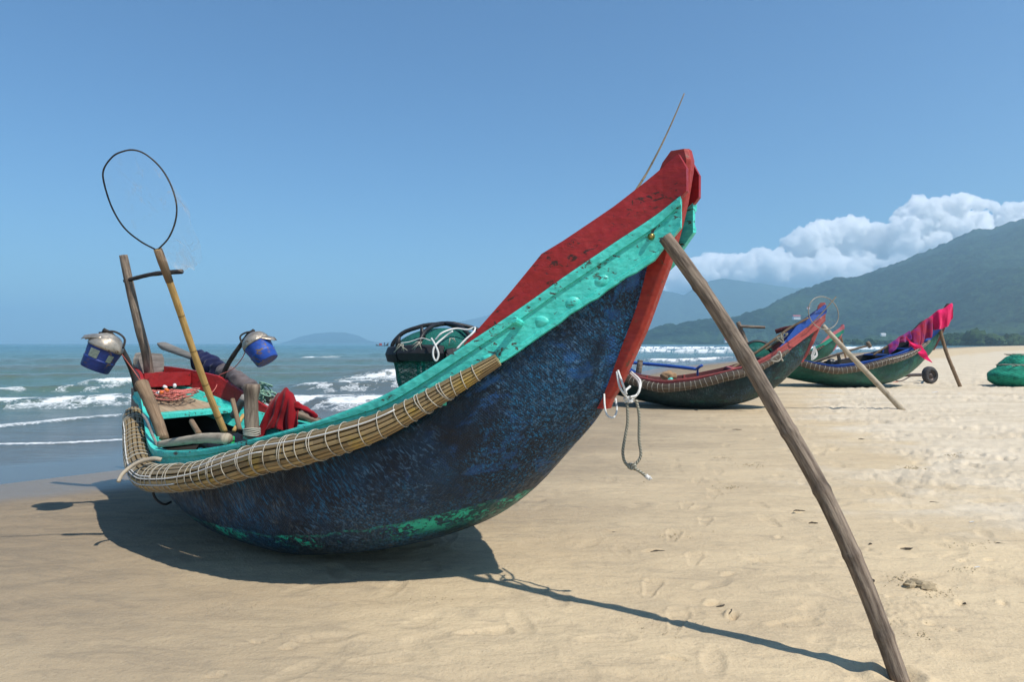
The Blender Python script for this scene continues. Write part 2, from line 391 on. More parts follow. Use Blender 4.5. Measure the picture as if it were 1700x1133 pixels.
stem_front=[(1.03,4.565),(1.045,4.566),(1.132,4.628),(1.438,4.777),(1.757,4.901),(1.928,4.953),(2.056,4.985),(2.265,5.02),(2.33,5.02)]
def sf(z): return float(np.interp(z,[a for a,b in stem_front],[b for a,b in stem_front]))

def sweep(mb,ts,prof,side,base,off=0.,zoff=lambda t:0.,endcap=True):
    """sweep profile [(outward,dz)] along the sheer; base(t)->(b,z); side=+1 near, -1 far (local y=-v)"""
    rows=[];uv=[]
    for t in ts:
        b,z=base(t);b1,_=base(t+.02);b0,_=base(t-.02);sl=(b1-b0)/.04;nx,nv=-sl,1.;q=math.hypot(nx,nv);nx/=q;nv/=q
        row=[];ur=[]
        pr=prof(t) if callable(prof) else prof
        for (o,dz) in pr:
            v=b+(o+off)*nv;x=t+(o+off)*nx
            row.append((x,-side*v,z+dz+zoff(t)));ur.append((t,dz))
        row.append(row[0]);ur.append(ur[0])
        rows.append([Vector(p) for p in row]);uv.append(ur)
    mb.grid(rows,uv,flip=(side>0))
    if endcap:
        n=len(rows[0])-1
        for r in (rows[0],rows[-1]):
            mb.add(r[:n],[list(range(n))],[[(p[0],p[2]) for p in r[:n]]])
    return mb

def make_boat(name,loc,rz,label,scale,C,detail=True,group=None):
    root=empty(name,loc,rz,label,'boat',group);root.scale=(scale,)*3
    # ---- hull
    T=np.concatenate([np.linspace(0,4.4,64),np.linspace(4.45,4.875,18)]);NP=26
    mb=MB();rows=[];uv=[]
    for t in T:
        k=kk(t);b=max(bu(t)-.012,.03);z=zu(t)-PD(t)+.02;p=pp(t);row=[];ur=[]
        z=max(z,k+.01)
        for j in range(-NP,NP+1):
            ph=(1-abs(j)/NP)*PI/2;sg=-1 if j<0 else 1
            c=math.cos(ph)**(2/p) if ph<PI/2-1e-6 else 0.;s_=math.sin(ph)**(2/p) if ph>1e-6 else 0
            v=b*c*sg;zz=z-(z-k)*s_
            # hand made unevenness
            w=.006*mnoise.noise(Vector((t*2.3,sg*3+zz*3,1.7)))
            row.append(Vector((t,-v*(1+w*2)-(0),zz+w*.5)));ur.append((t,zz-float(pchip(ZBt,ZBv,t))+.235))
        rows.append(row);uv.append(ur)
    mb.grid(rows,uv,flip=False)
    hull=mb.build('hull',C['hull'],root,solid=.025,soff=-1)
    hull.data.materials.append(M['inside']);hull.modifiers['s'].material_offset=1
    # transom
    mb=MB();r0=rows[0];top=[Vector((0,-bu(0),zu(0)+.0)),Vector((0,bu(0),zu(0)+.0))]
    pts=[Vector((-.012,p.y,p.z)) for p in r0]
    pts=pts+[Vector((-.012,-bu(0),1.10)),Vector((-.012,bu(0),1.10))]
    n=len(pts);mb.add(pts+[p+Vector((.03,0,0)) for p in pts],[list(range(n)),list(range(2*n-1,n-1,-1))]+[[i,(i+1)%n,(i+1)%n+n,i+n] for i in range(n)])
    mb.build('transom',C['wash'],root,smooth=False)
    base=lambda t:(bu(t),zu(t))
    # ---- painted sheer planks
    tsN=list(np.concatenate([np.linspace(.0,4.4,70),np.linspace(4.45,4.985,14)]))
    def prof(t):
        d=PD(t) if t<4.86 else .21-(t-4.86)*.5
        j=.004*math.sin(t*31)+.003*math.sin(t*73+1)
        return [(0,0),(.038,0),(.040,-.012),(.037,-.25*d),(.024,-.25*d-.004),(.022,-d+.034),(.033,-d+.028),(.034,-d+.004+j),(.0,-d+j)]
    for sd in (1,-1):
        mb=MB();sweep(mb,tsN,prof,sd,base);o=mb.build('sheer_plank',C['strake'],root,smooth=False)
        # inner lining plank
        mb=MB();sweep(mb,tsN[:-6],[(-.004,-.001),(-.05,-.19),(-.066,-.185),(-.022,-.001)],sd,base);mb.build('inner_plank',C['lining'],root,smooth=False)
    # ---- bow wash boards
    Rt=[4.01,4.082,4.223,4.376,4.471,4.703,4.893,4.978,5.016];Rz=[1.352,1.43,1.601,1.802,1.863,2.03,2.19,2.262,2.19]
    for sd in (1,-1):
        mb=MB();rows=[];ts=list(np.linspace(4.015,4.376,10))+list(np.linspace(4.40,5.016,18))
        for t in ts:
            zt_=float(np.interp(t,Rt,Rz));b=bu(t);zb=zu(t)-.012 if t<4.99 else zu(t)
            zt_=max(zt_,zb+.004)
            rows.append([Vector((t,-sd*(b+.030),zb)),Vector((t,-sd*(b+.030+.02*(zt_-zb)),zt_)),Vector((t,-sd*(b+.0+.02*(zt_-zb)),zt_)),Vector((t,-sd*b,zb)),Vector((t,-sd*(b+.030),zb))])
        mb.grid(rows,[[(r[i][0],r[i][2]) for i in range(5)] for r in rows],flip=(sd<0));mb.add(rows[-1][:4],[[0,1,2,3]])
        mb.build('bow_washboard',C['wash'],root,smooth=False)
    # ---- stem
    zs=np.linspace(1.02,2.30,26);mb=MB();rows=[]
    for z in zs:
        f=sf(z);wid=.085+.02*math.sin((z-1)*2);hw=.042*(1 if z<2.2 else 1-.1*(z-2.2)/.1)
        if z<1.1:wid*=.7+.3*(z-1.02)/.08
        a=f-wid
        if z>1.95: a-=.06*(min(z,2.2)-1.95)/.25
        if z>2.2: a+=(z-2.2)**2*5; f-=(z-2.2)**2*2
        w=.003*mnoise.noise(Vector((z*6,0,0)))
        rows.append([Vector((a,-hw,z)),Vector((f-.02,-hw-w,z)),Vector((f,-hw*.6,z)),Vector((f,hw*.6,z)),Vector((f-.02,hw,z)),Vector((a,hw,z)),Vector((a,-hw,z))])
    mb.grid(rows,[[(q[1],q[2]) for q in r] for r in rows],flip=True);mb.add(rows[-1][:6],[[0,1,2,3,4,5]]);mb.add(rows[0][:6],[[5,4,3,2,1,0]])
    mb.build('stem',C['stem'],root,smooth=False,bevel=.006)
    # ---- stern: raised red boards and little deck
    for sd in (1,-1):
        mb=MB();rows=[]
        for t in np.linspace(-.01,1.12,24):
            hgt=float(np.interp(t,[-.01,.3,.55,1.05,1.12],[.13,.155,.19,.03,.0]))
            if sd>0: hgt=float(np.interp(t,[-.01,.3,.5,.62],[.13,.13,.02,-.01])); 
            b=bu(t);z=zu(t)+.0;b2=b+.03
            rows.append([Vector((t,-sd*b2,z-.02)),Vector((t,-sd*b2,z+hgt)),Vector((t,-sd*(b2-.028),z+hgt)),Vector((t,-sd*(b2-.028),z-.02)),Vector((t,-sd*b2,z-.02))])
        mb.grid(rows,[[(q[0],q[2]) for q in r] for r in rows],flip=(sd<0));mb.build('stern_board',C['wash'],root,smooth=False)
    mb=MB();b0,b1=bu(0)-.0,bu(.26)
    pts=[(.012,-b0,1.085),(.27,-b1-.0,1.10),(.27,b1+.0,1.10),(.012,b0,1.085)]
    lo=[(x,y,z-.025) for x,y,z in pts]
    mb.add([Vector(p) for p in pts+lo],[[0,1,2,3],[7,6,5,4],[0,4,5,1],[1,5,6,2],[2,6,7,3],[3,7,4,0]])
    mb.box((.272,-b1-.005,.985),(.295,b1+.005,1.106));mb.build('stern_deck',C['wash'],root,smooth=False)
    # ---- thwarts, boards
    def bench(t0,t1,z,thick,mat,name='thwart'):
        mb=MB();a,b=bu(t0)-.01,bu(t1)-.01
        vs=[(t0,-a,z),(t1,-b,z),(t1,b,z),(t0,a,z)];mb.add([Vector(p) for p in vs]+[Vector((x,y,z_-thick)) for x,y,z_ in vs],[[0,1,2,3],[7,6,5,4],[0,4,5,1],[1,5,6,2],[2,6,7,3],[3,7,4,0]])
        return mb.build(name,mat,root,smooth=False,bevel=.004)
    bench(.60,.77,.795,.042,C['strake'])
    bench(3.02,3.32,.905,.04,C['strake']);bench(3.75,3.9,1.08,.04,C['strake'])
    for i,(y0,y1) in enumerate([(-.95,-.33),(-.32,.32),(.33,.95)]):
        mb=MB();a,b=bu(.26)-.03,bu(.6)-.03
        q=lambda w,f:(w*f)
        vs=[(.24,a*y0,.90),(.62,b*y0,.80),(.62,b*y1,.80),(.24,a*y1,.90)]
        mb.add([Vector(p) for p in vs]+[Vector((x,y,z_-.02)) for x,y,z_ in vs],[[0,1,2,3],[7,6,5,4],[0,4,5,1],[1,5,6,2],[2,6,7,3],[3,7,4,0]]);mb.build('deck_board',M['plank'],root,smooth=False)
    mb=MB();rows=[]
    for t in np.linspace(.6,3.1,12):
        z=kk(t)+.24;w=max(.05,(bu(t)-.06)*.76);rows.append([Vector((t,-w,z)),Vector((t,w,z))])
    mb.grid(rows);mb.build('bottom_boards',M['plank'] if not detail else M['inside'],root,smooth=False)
    # ribs on the inside of the planks
    for t in (1.25,2.1,3.5):
        for sd in (1,-1):
            mb=MB();b=bu(t)-.028;mb.box((t-.02,-sd*(b-.012)-.012,zu(t)-.13),(t+.02,-sd*(b-.012)+.012,zu(t)+.004));mb.build('rib',C['strake'],root,smooth=False,bevel=.003)
    # ---- bamboo fender roll, both sides
    for sd in (1,-1):
        ts=np.concatenate([np.linspace(.55,4.17,88)]);pth=[];rad=[]
        for t in ts:
            b=bu(t);e=(t-.55)/3.62
            sl=(bu(t+.03)-bu(t-.03))/.06;q=math.hypot(sl,1);o=.095 if t<3.4 else .095-.035*(t-3.4)/.77
            dz=float(np.interp(t,[.55,1.4,1.7,2.4,2.9,4.17],[-.085,-.14,-.170,-.155,-.120,-.185]))
            pth.append(Vector((t-sl/q*o,-sd*(b+o/q),zu(t)+dz)))
            r=.086*(1+.03*math.sin(t*5)+.02*math.sin(t*13))
            if t<.75:r*=.75+.25*(t-.55)/.2
            if t>3.2:r*=max(.36,1-.62*((t-3.2)/.97)**1.3)
            rad.append(r)
        jit=[1+.05*random.uniform(-1,1) for _ in range(16)]
        def prf(a,L,jit=jit):
            f=a/(2*PI)*16;k=int(f)%16;x=abs((f%1)-.5)*2
            return jit[k]*(1.0 if x<.7 else 1-.13*(x-.7)/.3)
        mb=MB();tube(mb,pth,rad,80,prof=prf,cap=True);f=mb.build('fender_roll',C['fender'],root,auto=.6)
        # lashings round the roll
        fr=frames(pth);L=0;k=0;pos=[0]
        for i in range(1,len(pth)):pos.append(pos[-1]+(pth[i]-pth[i-1]).length)
        s_=.06
        while s_<pos[-1]-.03:
            i=int(np.searchsorted(pos,s_));i=min(max(i,1),len(pth)-2)
            fq=(s_-pos[i-1])/(pos[i]-pos[i-1]);c=pth[i-1].lerp(pth[i],fq);T_,N_,B_=fr[i];r=rad[i]+.0035
            sk=random.uniform(-.25,.25);n=28;ring=[]
            for j in range(n):
                a=2*PI*j/n;ring.append(c+(N_*math.cos(a)+B_*math.sin(a))*(r*(1.0+.012*math.sin(3*a+k)))+T_*r*sk*math.sin(a+1))
            if sd>0 or detail:
                mb=MB();tube(mb,ring,.0026 if detail else .0045,6,closed=True)
                if random.random()<.38 and detail:
                    ring2=[p+T_*(.012+.006*math.sin(j*.4)) for j,p in enumerate(ring)];tube(mb,ring2,.0023,6,closed=True)
                mb.build('lashing',M['cord'],f)
            s_+=random.choice([.06,.07,.085,.10,.115]) if detail else .11;k+=1
        if detail and sd>0:
            # cords laid lengthwise along the roll
            for (ang,a,b) in ((1.15,.7,1.9),(1.35,1.5,3.0),(.95,2.3,3.75),(1.8,1.0,2.2)):
                mb=MB();pts=[]
                for i in range(len(pth)):
                    if a<=ts[i]<=b:
                        T_,N_,B_=fr[i];aa=ang+.12*math.sin(ts[i]*4);d=N_*math.cos(aa)+B_*math.sin(aa)
                        if d.y>0: d=N_*math.cos(aa)-B_*math.sin(aa)
                        pts.append(pth[i]+d*(rad[i]+.002))
                tube(mb,pts,.004,6);mb.build('lashing',M['white_cord'],f)
    return root

TH=math.radians(-34.5);S1=Vector((-3.25382,6.14508,-.008))
U1=Vector((math.cos(TH),math.sin(TH),0));N1=Vector((math.sin(TH),-math.cos(TH),0))
def W1(t,v,z): return S1+U1*t+N1*v+Vector((0,0,z))
C1=dict(hull=M['hull'],strake=M['teal'],wash=M['red'],stem=M['stemred'],lining=M['teal'],fender=M['fender'])
boat1=make_boat('fishing_boat',S1,TH,'large dark blue and turquoise basket boat with a red bow, nearest of all',1.,C1)
def part(mb,name,mat,**k):
    "part of the foreground boat, given in world coordinates"
    I=boat1_inv
    mb.v=[tuple(I@Vector(p)) for p in mb.v];return mb.build(name,mat,boat1,**k)
from mathutils import Matrix
boat1_inv=(Matrix.Translation(S1)@Matrix.Rotation(TH,4,'Z')).inverted()

def wob(path,amp,f=9,seed=0):
    return [p+Vector((mnoise.noise(p*f+Vector((seed,0,0))),mnoise.noise(p*f+Vector((0,seed+5,0))),mnoise.noise(p*f+Vector((3,0,seed)))))*amp for p in path]
def knotty(n,r0,r1,seed=0,amp=.08,knots=()):
    out=[]
    for i in range(n):
        e=i/(n-1);r=r0+(r1-r0)*e;r*=1+amp*mnoise.noise(Vector((e*9,seed,0)))
        for k in knots: r*=1+.11*math.exp(-((e-k)/.007)**2)
        out.append(r)
    return out
# pegs and bolt on the near sheer plank
for (t,dz,l,r,m,nm) in ((4.268,-.075,.085,.017,M['teal'],'peg'),(4.845,-.085,.03,.013,M['brass'],'bolt')):
    b=bu(t);sl=(bu(t+.02)-bu(t-.02))/.04;q=math.hypot(sl,1)
    nv=(N1*(1/q)+U1*(-sl/q));c=W1(t,b,zu(t)+dz)+nv*.02
    mb=MB();dirv=(nv*.9+Vector((0,0,.15))+U1*-.25).normalized() if nm=='peg' else nv
    pth=[c+dirv*l*i/5 for i in range(6)]
    tube(mb,pth,[r*(1+.15*math.sin(i*2)) for i in range(6)] if nm=='peg' else [r*1.4,r*1.4,r*.8,r*.8,r,r*.6],8,cap=True);part(mb,nm,m,smooth=(nm=='bolt'))
# low rounded bosses under the turquoise paint (plank fastenings)
for t,bz in ((4.12,-.15),(4.36,-.135),(4.50,-.15),(4.63,-.14)):
    b=bu(t);sl=(bu(t+.02)-bu(t-.02))/.04;q=math.hypot(sl,1);nv=(N1*(1/q)+U1*(-sl/q));c=W1(t,b,zu(t)+bz)+nv*.020
    tx=U1.cross(nv).normalized();ty=nv.cross(tx)
    mb=MB();Mx=Matrix((( *ty[:],0),( *tx[:],0),( *nv[:],0),(0,0,0,1))).transposed();Mx.translation=c
    lathe(mb,[(.036,-.002),(.030,.003),(.020,.0075),(.010,.010),(.0005,.0108)],20,Mx,squash=lambda p:Vector((p.x*1.15+.004*math.sin(p.y*90+t*9),p.y*.9,p.z)));part(mb,'boss',M['teal'])
# mooring post, stern post, leaning stake
mb=MB();pth=[P(419-1.5*math.sin(i/14*3),724-(724-638)*i/14,4.12) for i in range(15)]
tube(mb,pth,[.046,.043,.041,.041,.042,.041,.040,.041,.041,.040,.041,.043,.048,.050,.046],18,prof=lambda a,L:1+.05*math.sin(3*a+L*9));part(mb,'mooring_post',M['log'])
mb=MB()
for k in range(5):
    c=P(418,722-k*2.6,4.12);ring=[c+Vector((math.cos(a)*.047,math.sin(a)*.047,.004*math.sin(a*2+k))) for a in np.linspace(0,2*PI,20,endpoint=False)];tube(mb,ring,.0045,6,closed=True)
part(mb,'post_binding',M['cord'])
mb=MB();pth=pix([(235,638,5.3),(243,655,5.25),(254,680,5.15),(264,706,5.05),(272,730,4.95)],20)
tube(mb,pth,knotty(len(pth),.055,.036,3),14,prof=lambda a,L:1+.06*math.sin(2*a+L*4));part(mb,'stake',M['brownpost'])
mb=MB();tube(mb,pix([(236,688,5.15),(244,700,5.0),(252,720,4.85),(262,742,4.74)],14),.010,8);part(mb,'gunwale_strip',M['grey_wood'])
# small brace behind the mooring post
mb=MB();tube(mb,pix([(388,690,5.5),(396,676,5.4),(406,660,5.3)],8),.03,10);part(mb,'stake',M['grey_wood'])
# dark hose loop hanging under the stern quarter
mb=MB();tube(mb,pix([(262,800,4.55),(254,812,4.5),(258,828,4.5),(272,838,4.5),(284,834,4.55)],16),.008,8);part(mb,'hose_loop',M['black'])

# ------------------------------------------------------------------ things on and round the foreground boat
# prop pole
pp_=[(1104,394),(1143,446),(1178,497),(1213,551),(1255,621),(1286,680),(1324,740),(1356,796),(1394,872),(1428,952),(1456,1020),(1492,1126)]
d0,d1=3.19,2.757;pl=[]
L0=[0]
for i in range(1,len(pp_)):L0.append(L0[-1]+math.dist(pp_[i],pp_[i-1]))
pts=[]
for (x,y),l in zip(pp_,L0):
    e=l/L0[-1];pts.append(P(x,y,1/((1-e)/d0+e/d1)))
pts.append(pts[-1]+(pts[-1]-pts[-2]).normalized()*.12)
pth=smooth_path(pts,190);n=len(pth)
for _ in range(260): pth=[pth[0]]+[(pth[i-1]+pth[i+1])*.25+pth[i]*.5 for i in range(1,n-1)]+[pth[-1]]
prop=MB();tube(prop,pth,knotty(n,.0325,.0375,1,.05,(.13,.30,.47,.60,.72,.86)),22,prof=lambda a,L:1+.03*math.sin(2*a+L*2.1)+.022*math.sin(5*a-L*5))
tag(prop.build('prop_pole',M['log']),'thick knotty grey wooden pole propping up the red bow in the foreground','pole','poles propping up the bows')
# thin cane rising behind the bow
mb=MB();pth=pix([(1066,300,3.48),(1075,285,3.5),(1096,245,3.5),(1117,200,3.52),(1136,155,3.54)],30)
dq=((pth[0]-pth[1]).normalized()+Vector((0,.25,0))).normalized();pth=[pth[0]+dq*.5,pth[0]+dq*.25]+pth
tube(mb,pth,knotty(len(pth),.0065,.003,2,.05,(.2,.4,.6,.8)),8)
tag(mb.build('cane_rod',M['cane']),'thin jointed cane standing up behind the red bow board','cane')
# bow rope
root=empty('bow_rope',P(1045,720,3.36),0,'white and grey mooring rope knotted through the foot of the red stem','rope')
def child(mb,name,mat,root,**k):
    I=(Matrix.Translation(root.location)@Matrix.Rotation(root.rotation_euler.z,4,'Z')).inverted()
    mb.v=[tuple(I@Vector(p)) for p in mb.v];return mb.build(name,mat,root,**k)
D=3.42
mb=MB()
for pts in ([(1024,618,D+.03),(1028,640,D-.02),(1034,652,D-.03),(1042,662,D)],[(1026,616,D+.03),(1033,636,D-.03),(1040,655,D-.02)],
            [(1046,620,D+.14),(1060,634,D+.06),(1061,650,D),(1050,664,D)],[(1048,618,D+.14),(1063,634,D+.05),(1058,655,D),(1046,660,D-.02)],[(1046,642,D+.05),(1037,652,D),(1042,664,D)]):
    tube(mb,pix(pts,18),.006,8)
tube(mb,pix([(1003,655,D+.1),(1004,675,D+.05),(1008,690,D+.03),(1018,694,D+.02),(1024,682,D+.05),(1022,662,D+.08)],24),.005,8)
child(mb,'upper_loop',M['white_cord'],root)
mb=MB()
for k in range(5):
    a=k*1.3;tube(mb,smooth_path([P(1043+7*math.cos(a+q)*(1 if q%2 else .5),664+4*math.sin(a*1.7+q),D+.012*math.sin(q+k)) for q in range(6)],24,True),.0055,8,closed=True)
child(mb,'knot',M['white_cord'],root)
mb=MB()
tube(mb,pix([(1041,668,D),(1042,700,D),(1038,725,D),(1034,750,D),(1037,767,D),(1046,776,D),(1060,782,D),(1076,794,D)],40),.0075,8)
tube(mb,pix([(1056,664,D),(1061,690,D),(1061,730,D),(1064,755,D),(1058,768,D),(1048,775,D)],36),.0075,8)
child(mb,'hanging_tail',M['old_rope'],root)
mb=MB()
for k in range(4):
    tube(mb,smooth_path([P(1049+6*math.cos(k+q*1.6),775+4*math.sin(q*1.6+k*2),D-.01) for q in range(4)],16,True),.007,8,closed=True)
child(mb,'tail_knot',M['old_rope'],root)
mb=MB();tube(mb,pix([(1072,790,D),(1077,795,D),(1081,793,D)],6),.011,7);child(mb,'frayed_end',M['white_cord'],root)
# curved stick over the fender roll
mb=MB();pth=pix([(196,801,4.35),(203,788,4.38),(218,775,4.42),(236,766,4.44),(255,762,4.45),(268,764,4.46)],28)
tube(mb,pth,knotty(len(pth),.012,.015,5,.1),10);tag(mb.build('curved_stick',M['paleLog']),'short pale curved stick lying across the bamboo fender at the stern corner','stick')
# pale bamboo log along the near gunwale
mb=MB();pth=pix([(266,738,4.66),(300,733,4.5),(340,728,4.3),(378,729,4.13)],26);
tube(mb,pth,knotty(len(pth),.024,.035,6,.10,(.45,)),16,prof=lambda a,L:1+.05*math.sin(3*a));tag(mb.build('bamboo_log',M['paleLog']),'pale hollow bamboo log lying along the near gunwale below the turquoise thwart','log')
mb=MB();lathe(mb,[(.012,.0),(.016,.0),(.017,.01),(.017,.028),(.012,.032),(.0005,.032)],18,Matrix.Translation(P(385,728,4.35)-Vector((0,0,.02))))
lathe(mb,[(.0005,-.05),(.02,-.05),(.024,-.03),(.014,-.002)],18,Matrix.Translation(P(385,728,4.35)-Vector((0,0,.02))))
tag(mb.build('bottle',M['greencap']),'small bottle with a bright green cap beside the log end','bottle')

# rudder at the stern
root=empty('rudder',W1(-.05,0,.5),0,'grey timber rudder post with a crossbar tiller rising above the red stern','rudder')
mb=MB();pth=pix([(205,424,5.78),(210,448,5.79),(221,500,5.83),(233,550,5.88),(243,588,5.95),(250,640,6.05),(256,720,6.2)],40)
tube(mb,pth,knotty(len(pth),.034,.044,8,.05),14,prof=lambda a,L:1+.10*math.cos(2*a)+.03*math.sin(5*a));child(mb,'post',M['log'],root)
mb=MB();pth=pix([(207,467,5.80),(225,462,5.76),(250,456,5.72),(275,453,5.66),(302,451,5.60)],24)
tube(mb,pth,knotty(len(pth),.017,.020,9,.15),10);child(mb,'tiller',M['dark_cane'],root)
# grey block (rudder cheek)
mb=MB();a=W1(-.08,-.17,1.055);Mx=Matrix.Translation(W1(-.03,.0,1.18))@Matrix.Rotation(TH+PI/2+.25,4,'Z')
rows=[]
outl=[(-.135,-.085),(-.125,.045),(-.11,.085),(-.06,.092),(.0,.085),(.055,.080),(.11,.075),(.128,.04),(.135,-.085)]
mb.add([Mx@Vector((x,-.03,z)) for x,z in outl]+[Mx@Vector((x,.03,z)) for x,z in outl],[list(range(9)),list(range(17,8,-1))]+[[i,(i+1)%9,(i+1)%9+9,i+9] for i in range(9)])
child(mb,'cheek_block',M['grey_wood'],root,smooth=False,bevel=.01)
mb=MB();Mx=Matrix.Translation(W1(-.16,0,.75))@Matrix.Rotation(TH,4,'Z');mb.box((-.16,-.015,-.35),(.03,.015,.2),Mx);child(mb,'blade',M['grey_wood'],root,smooth=False,bevel=.005)

# lamps: tin shade over a blue drum on a bent taped cane
def lamp(label,arm,drumc,axis,dome_tilt,flapdir,cord,dark,depth,flapa):
    root=empty('fishing_lamp',P(*arm[0]),0,label,'lamp','fishing lamps at the stern')
    mb=MB();pth=pix(arm,30);tube(mb,pth,knotty(len(pth),.023,.016,11,.14),10);child(mb,'arm',M['dark_cane'],root)
    mb=MB()
    for e in (.2,.35,.5,.65,.8,.93):
        i=int(e*(len(pth)-1));T_=(pth[min(i+1,len(pth)-1)]-pth[i-1]).normalized();tube(mb,[pth[i]-T_*.006,pth[i]+T_*.006],.021-.007*e,10)
    child(mb,'tie',M['brownpost'],root)
    z=Vector(axis).normalized()*-1 # points up out of drum
    x=z.orthogonal().normalized();y=z.cross(x);R=Matrix((( *x[:],0),( *y[:],0),( *z[:],0),(0,0,0,1))).transposed();R.translation=drumc
    mb=MB();rr=.118;prof=[(.0005,-.165),(rr*.80,-.165),(rr*.84,-.16),(rr*.90,-.095),(rr*.93,-.090),(rr*.93,-.082),(rr*.90,-.078),(rr,.0),(rr*1.02,.004),(rr*.99,.008),(rr*.9,.0)]
    lathe(mb,prof,32,R);d=child(mb,'drum',M['drum_dark'] if dark else M['drum'],root,auto=.7)
    if dark:
        for (a0,a1,z0,z1) in flapa:
            mb=MB();rows=[]
            for a in np.linspace(a0,a1,7):
                rows.append([R@Vector((math.cos(a)*(rr*f+.0025),math.sin(a)*(rr*f+.0025),zz)) for zz,f in ((z0,.93+ (z0+.078)*.9),(z1,.93+(z1+.078)*.9))])
            mb.grid(rows);mb.grid([r[::-1] for r in rows]);o=child(mb,'paint_patch',M['label'],root)
    # dome shade
    mb=MB();prof=[(.120*math.cos(a),.0+.108*math.sin(a)) for a in np.linspace(-.05,PI/2-.01,12)];
    R2=Matrix.Translation(drumc+z*.012)@Matrix.Rotation(dome_tilt,4,'Y')@R.to_3x3().to_4x4()
    dent=lambda p:p*(1+.05*mnoise.noise(p*16))
    lathe(mb,prof,32,R2,squash=dent);child(mb,'lamp_shade',M['metal'],root,solid=.003)
    # second bent sheet forming the peak of the shade
    mb=MB();rows=[];f=Vector(flapdir).normalized();side=f.cross(Vector((0,1,0))).normalized();side=Vector((0,1,0))
    c0=drumc+z*.10
    for i in range(9):
        u=i/8;w=.11*math.sqrt(max(.02,1-u*u*.96));row=[]
        for j in range(9):
            v=j/4-1;pnt=c0+f*(.015+.175*u)+side*(w*v)-z.normalized()*(.035*v*v+.03*u*u)+z*.02
            row.append(pnt)
        rows.append(row)
    mb.grid(rows);child(mb,'shade_peak',M['metal'],root,solid=.004)
    # carrying strap
    mb=MB();tube(mb,smooth_path([drumc+z*(.12)+f*.10,drumc+z*.145,drumc+z*.10-f*.10,drumc+z*.02-f*.128],16),.008,8);child(mb,'strap',M['dark_cane'],root)
    mb=MB();tube(mb,pix(cord,30),.004,6);child(mb,'cord',M['pink_cord'],root)
lamp('tin shaded lamp on a dark blue drum with pale patches, left of the stern',
     [(228,650,5.35),(221,622,5.33),(210,595,5.25),(196,568,5.2),(184,555,5.15),(172,548,5.1)],
     P(174,580,5.1),(-.40,-.12,-.9),0.0,(-1,0,.12),[(198,583,5.1),(214,605,5.2),(228,625,5.25),(240,645,5.3),(250,662,5.3)],True,5.1,
     ((3.7,4.3,-.075,-.012),(4.85,5.2,-.075,-.02)))
lamp('tin shaded lamp on a bright blue drum above the far gunwale, beside the navy cloth',
     [(369,628,6.2),(376,610,6.18),(388,590,6.12),(402,570,6.08),(412,556,6.03),(421,549,6.0)],
     P(428,574,5.95),(.58,-.12,-.85),0.0,(1,0,.0),[(408,583,5.95),(400,598,6.0),(385,614,6.1),(362,625,6.15),(360,640,6.1),(352,652,6.05),(338,660,6.0)],False,5.95,())

# landing net
pole0=P(373,718,4.5);joint=P(262,414,3.98)
root=empty('landing_net',pole0,0,'tall landing net with a yellow bamboo handle and a large dark oval hoop','net')
mb=MB();pth=smooth_path([pole0,P(345,650,4.38),P(318,575,4.25),P(291,495,4.12),joint],50);
tube(mb,pth,knotty(len(pth),.021,.020,13,.05,(.18,.38,.55,.7,.85,.95)),12);child(mb,'handle',M['bamboo'],root)
mb=MB();tube(mb,[pth[-1],pth[-4],pth[-9]],[.024,.026,.022],12);child(mb,'hoop_socket',M['brownpost'],root)
nrm=Vector((.064,-.804,-.382)).normalized()
def onplane(px,py):
    r=P(px,py,1.)-Vector((0,0,CAMH));o=Vector((0,0,CAMH));k=(joint-o).dot(nrm)/r.dot(nrm);return o+r*k
hp=[(257,414),(232,400),(206,378),(186,345),(173,305),(172,282),(186,261),(202,252),(222,249),(243,257),(267,279),(284,308),(293,340),(291,368),(280,395),(263,414)]
hoop=smooth_path([onplane(*p) for p in hp],120)
mb=MB();tube(mb,hoop,[.0046*(1+.12*mnoise.noise(p*22)) for p in hoop],8);child(mb,'hoop',M['dark_cane'],root)
mb=MB();cen=sum(hoop,Vector())/len(hoop);rows=[]
for k,(s_,dep) in enumerate([(1,0),(.97,.08),(.9,.2),(.78,.32),(.6,.42),(.35,.48),(.05,.5)]):
    rows.append([cen+(p-cen)*s_+Vector((.45,.25,-.6)).normalized()*dep*(.75+.25*mnoise.noise(p*4+Vector((k,0,0))))+Vector((mnoise.noise(p*9+Vector((0,k,0))),0,0))*.03*min(1,dep*5) for p in hoop[::3]])
mb.grid(rows,closeu=True,UV=[[(j*.03,k*.1) for j in range(len(rows[0])+1)] for k in range(len(rows))]);child(mb,'netting',M['faint'],root)

# oar along the far gunwale with cloth wrapped round it
root=empty('oar',P(400,640,6.4),0,'long oar with a grey blade lying along the far gunwale','oar')
mb=MB();A=P(262,571,7.0);B=P(330,597,6.72);ax=(B-A).normalized();w=Vector((0.15,.35,.9));w=(w-ax*w.dot(ax)).normalized();nn=ax.cross(w)
rows=[]
for i in range(14):
    e=i/13;hw=.045*min(1,math.sqrt(e*6+.05))*(1-.35*e);c=A.lerp(B,e)
    rows.append([c+w*hw+nn*.004,c+nn*.013,c-w*hw+nn*.004,c-w*hw-nn*.004,c-nn*.013,c+w*hw-nn*.004,c+w*hw+nn*.004])
mb.grid(rows,flip=True);child(mb,'blade',M['grey_wood'],root)
mb=MB();pth=pix([(322,594,6.75),(345,604,6.65),(385,627,6.45),(415,645,6.35),(440,659,6.27),(480,683,6.15),(530,703,5.98),(546,712,5.92)],50)
tube(mb,pth,knotty(len(pth),.035,.047,15,.05,(.5,.75,.95)),14);child(mb,'shaft',M['log'],root)
shaft=pth
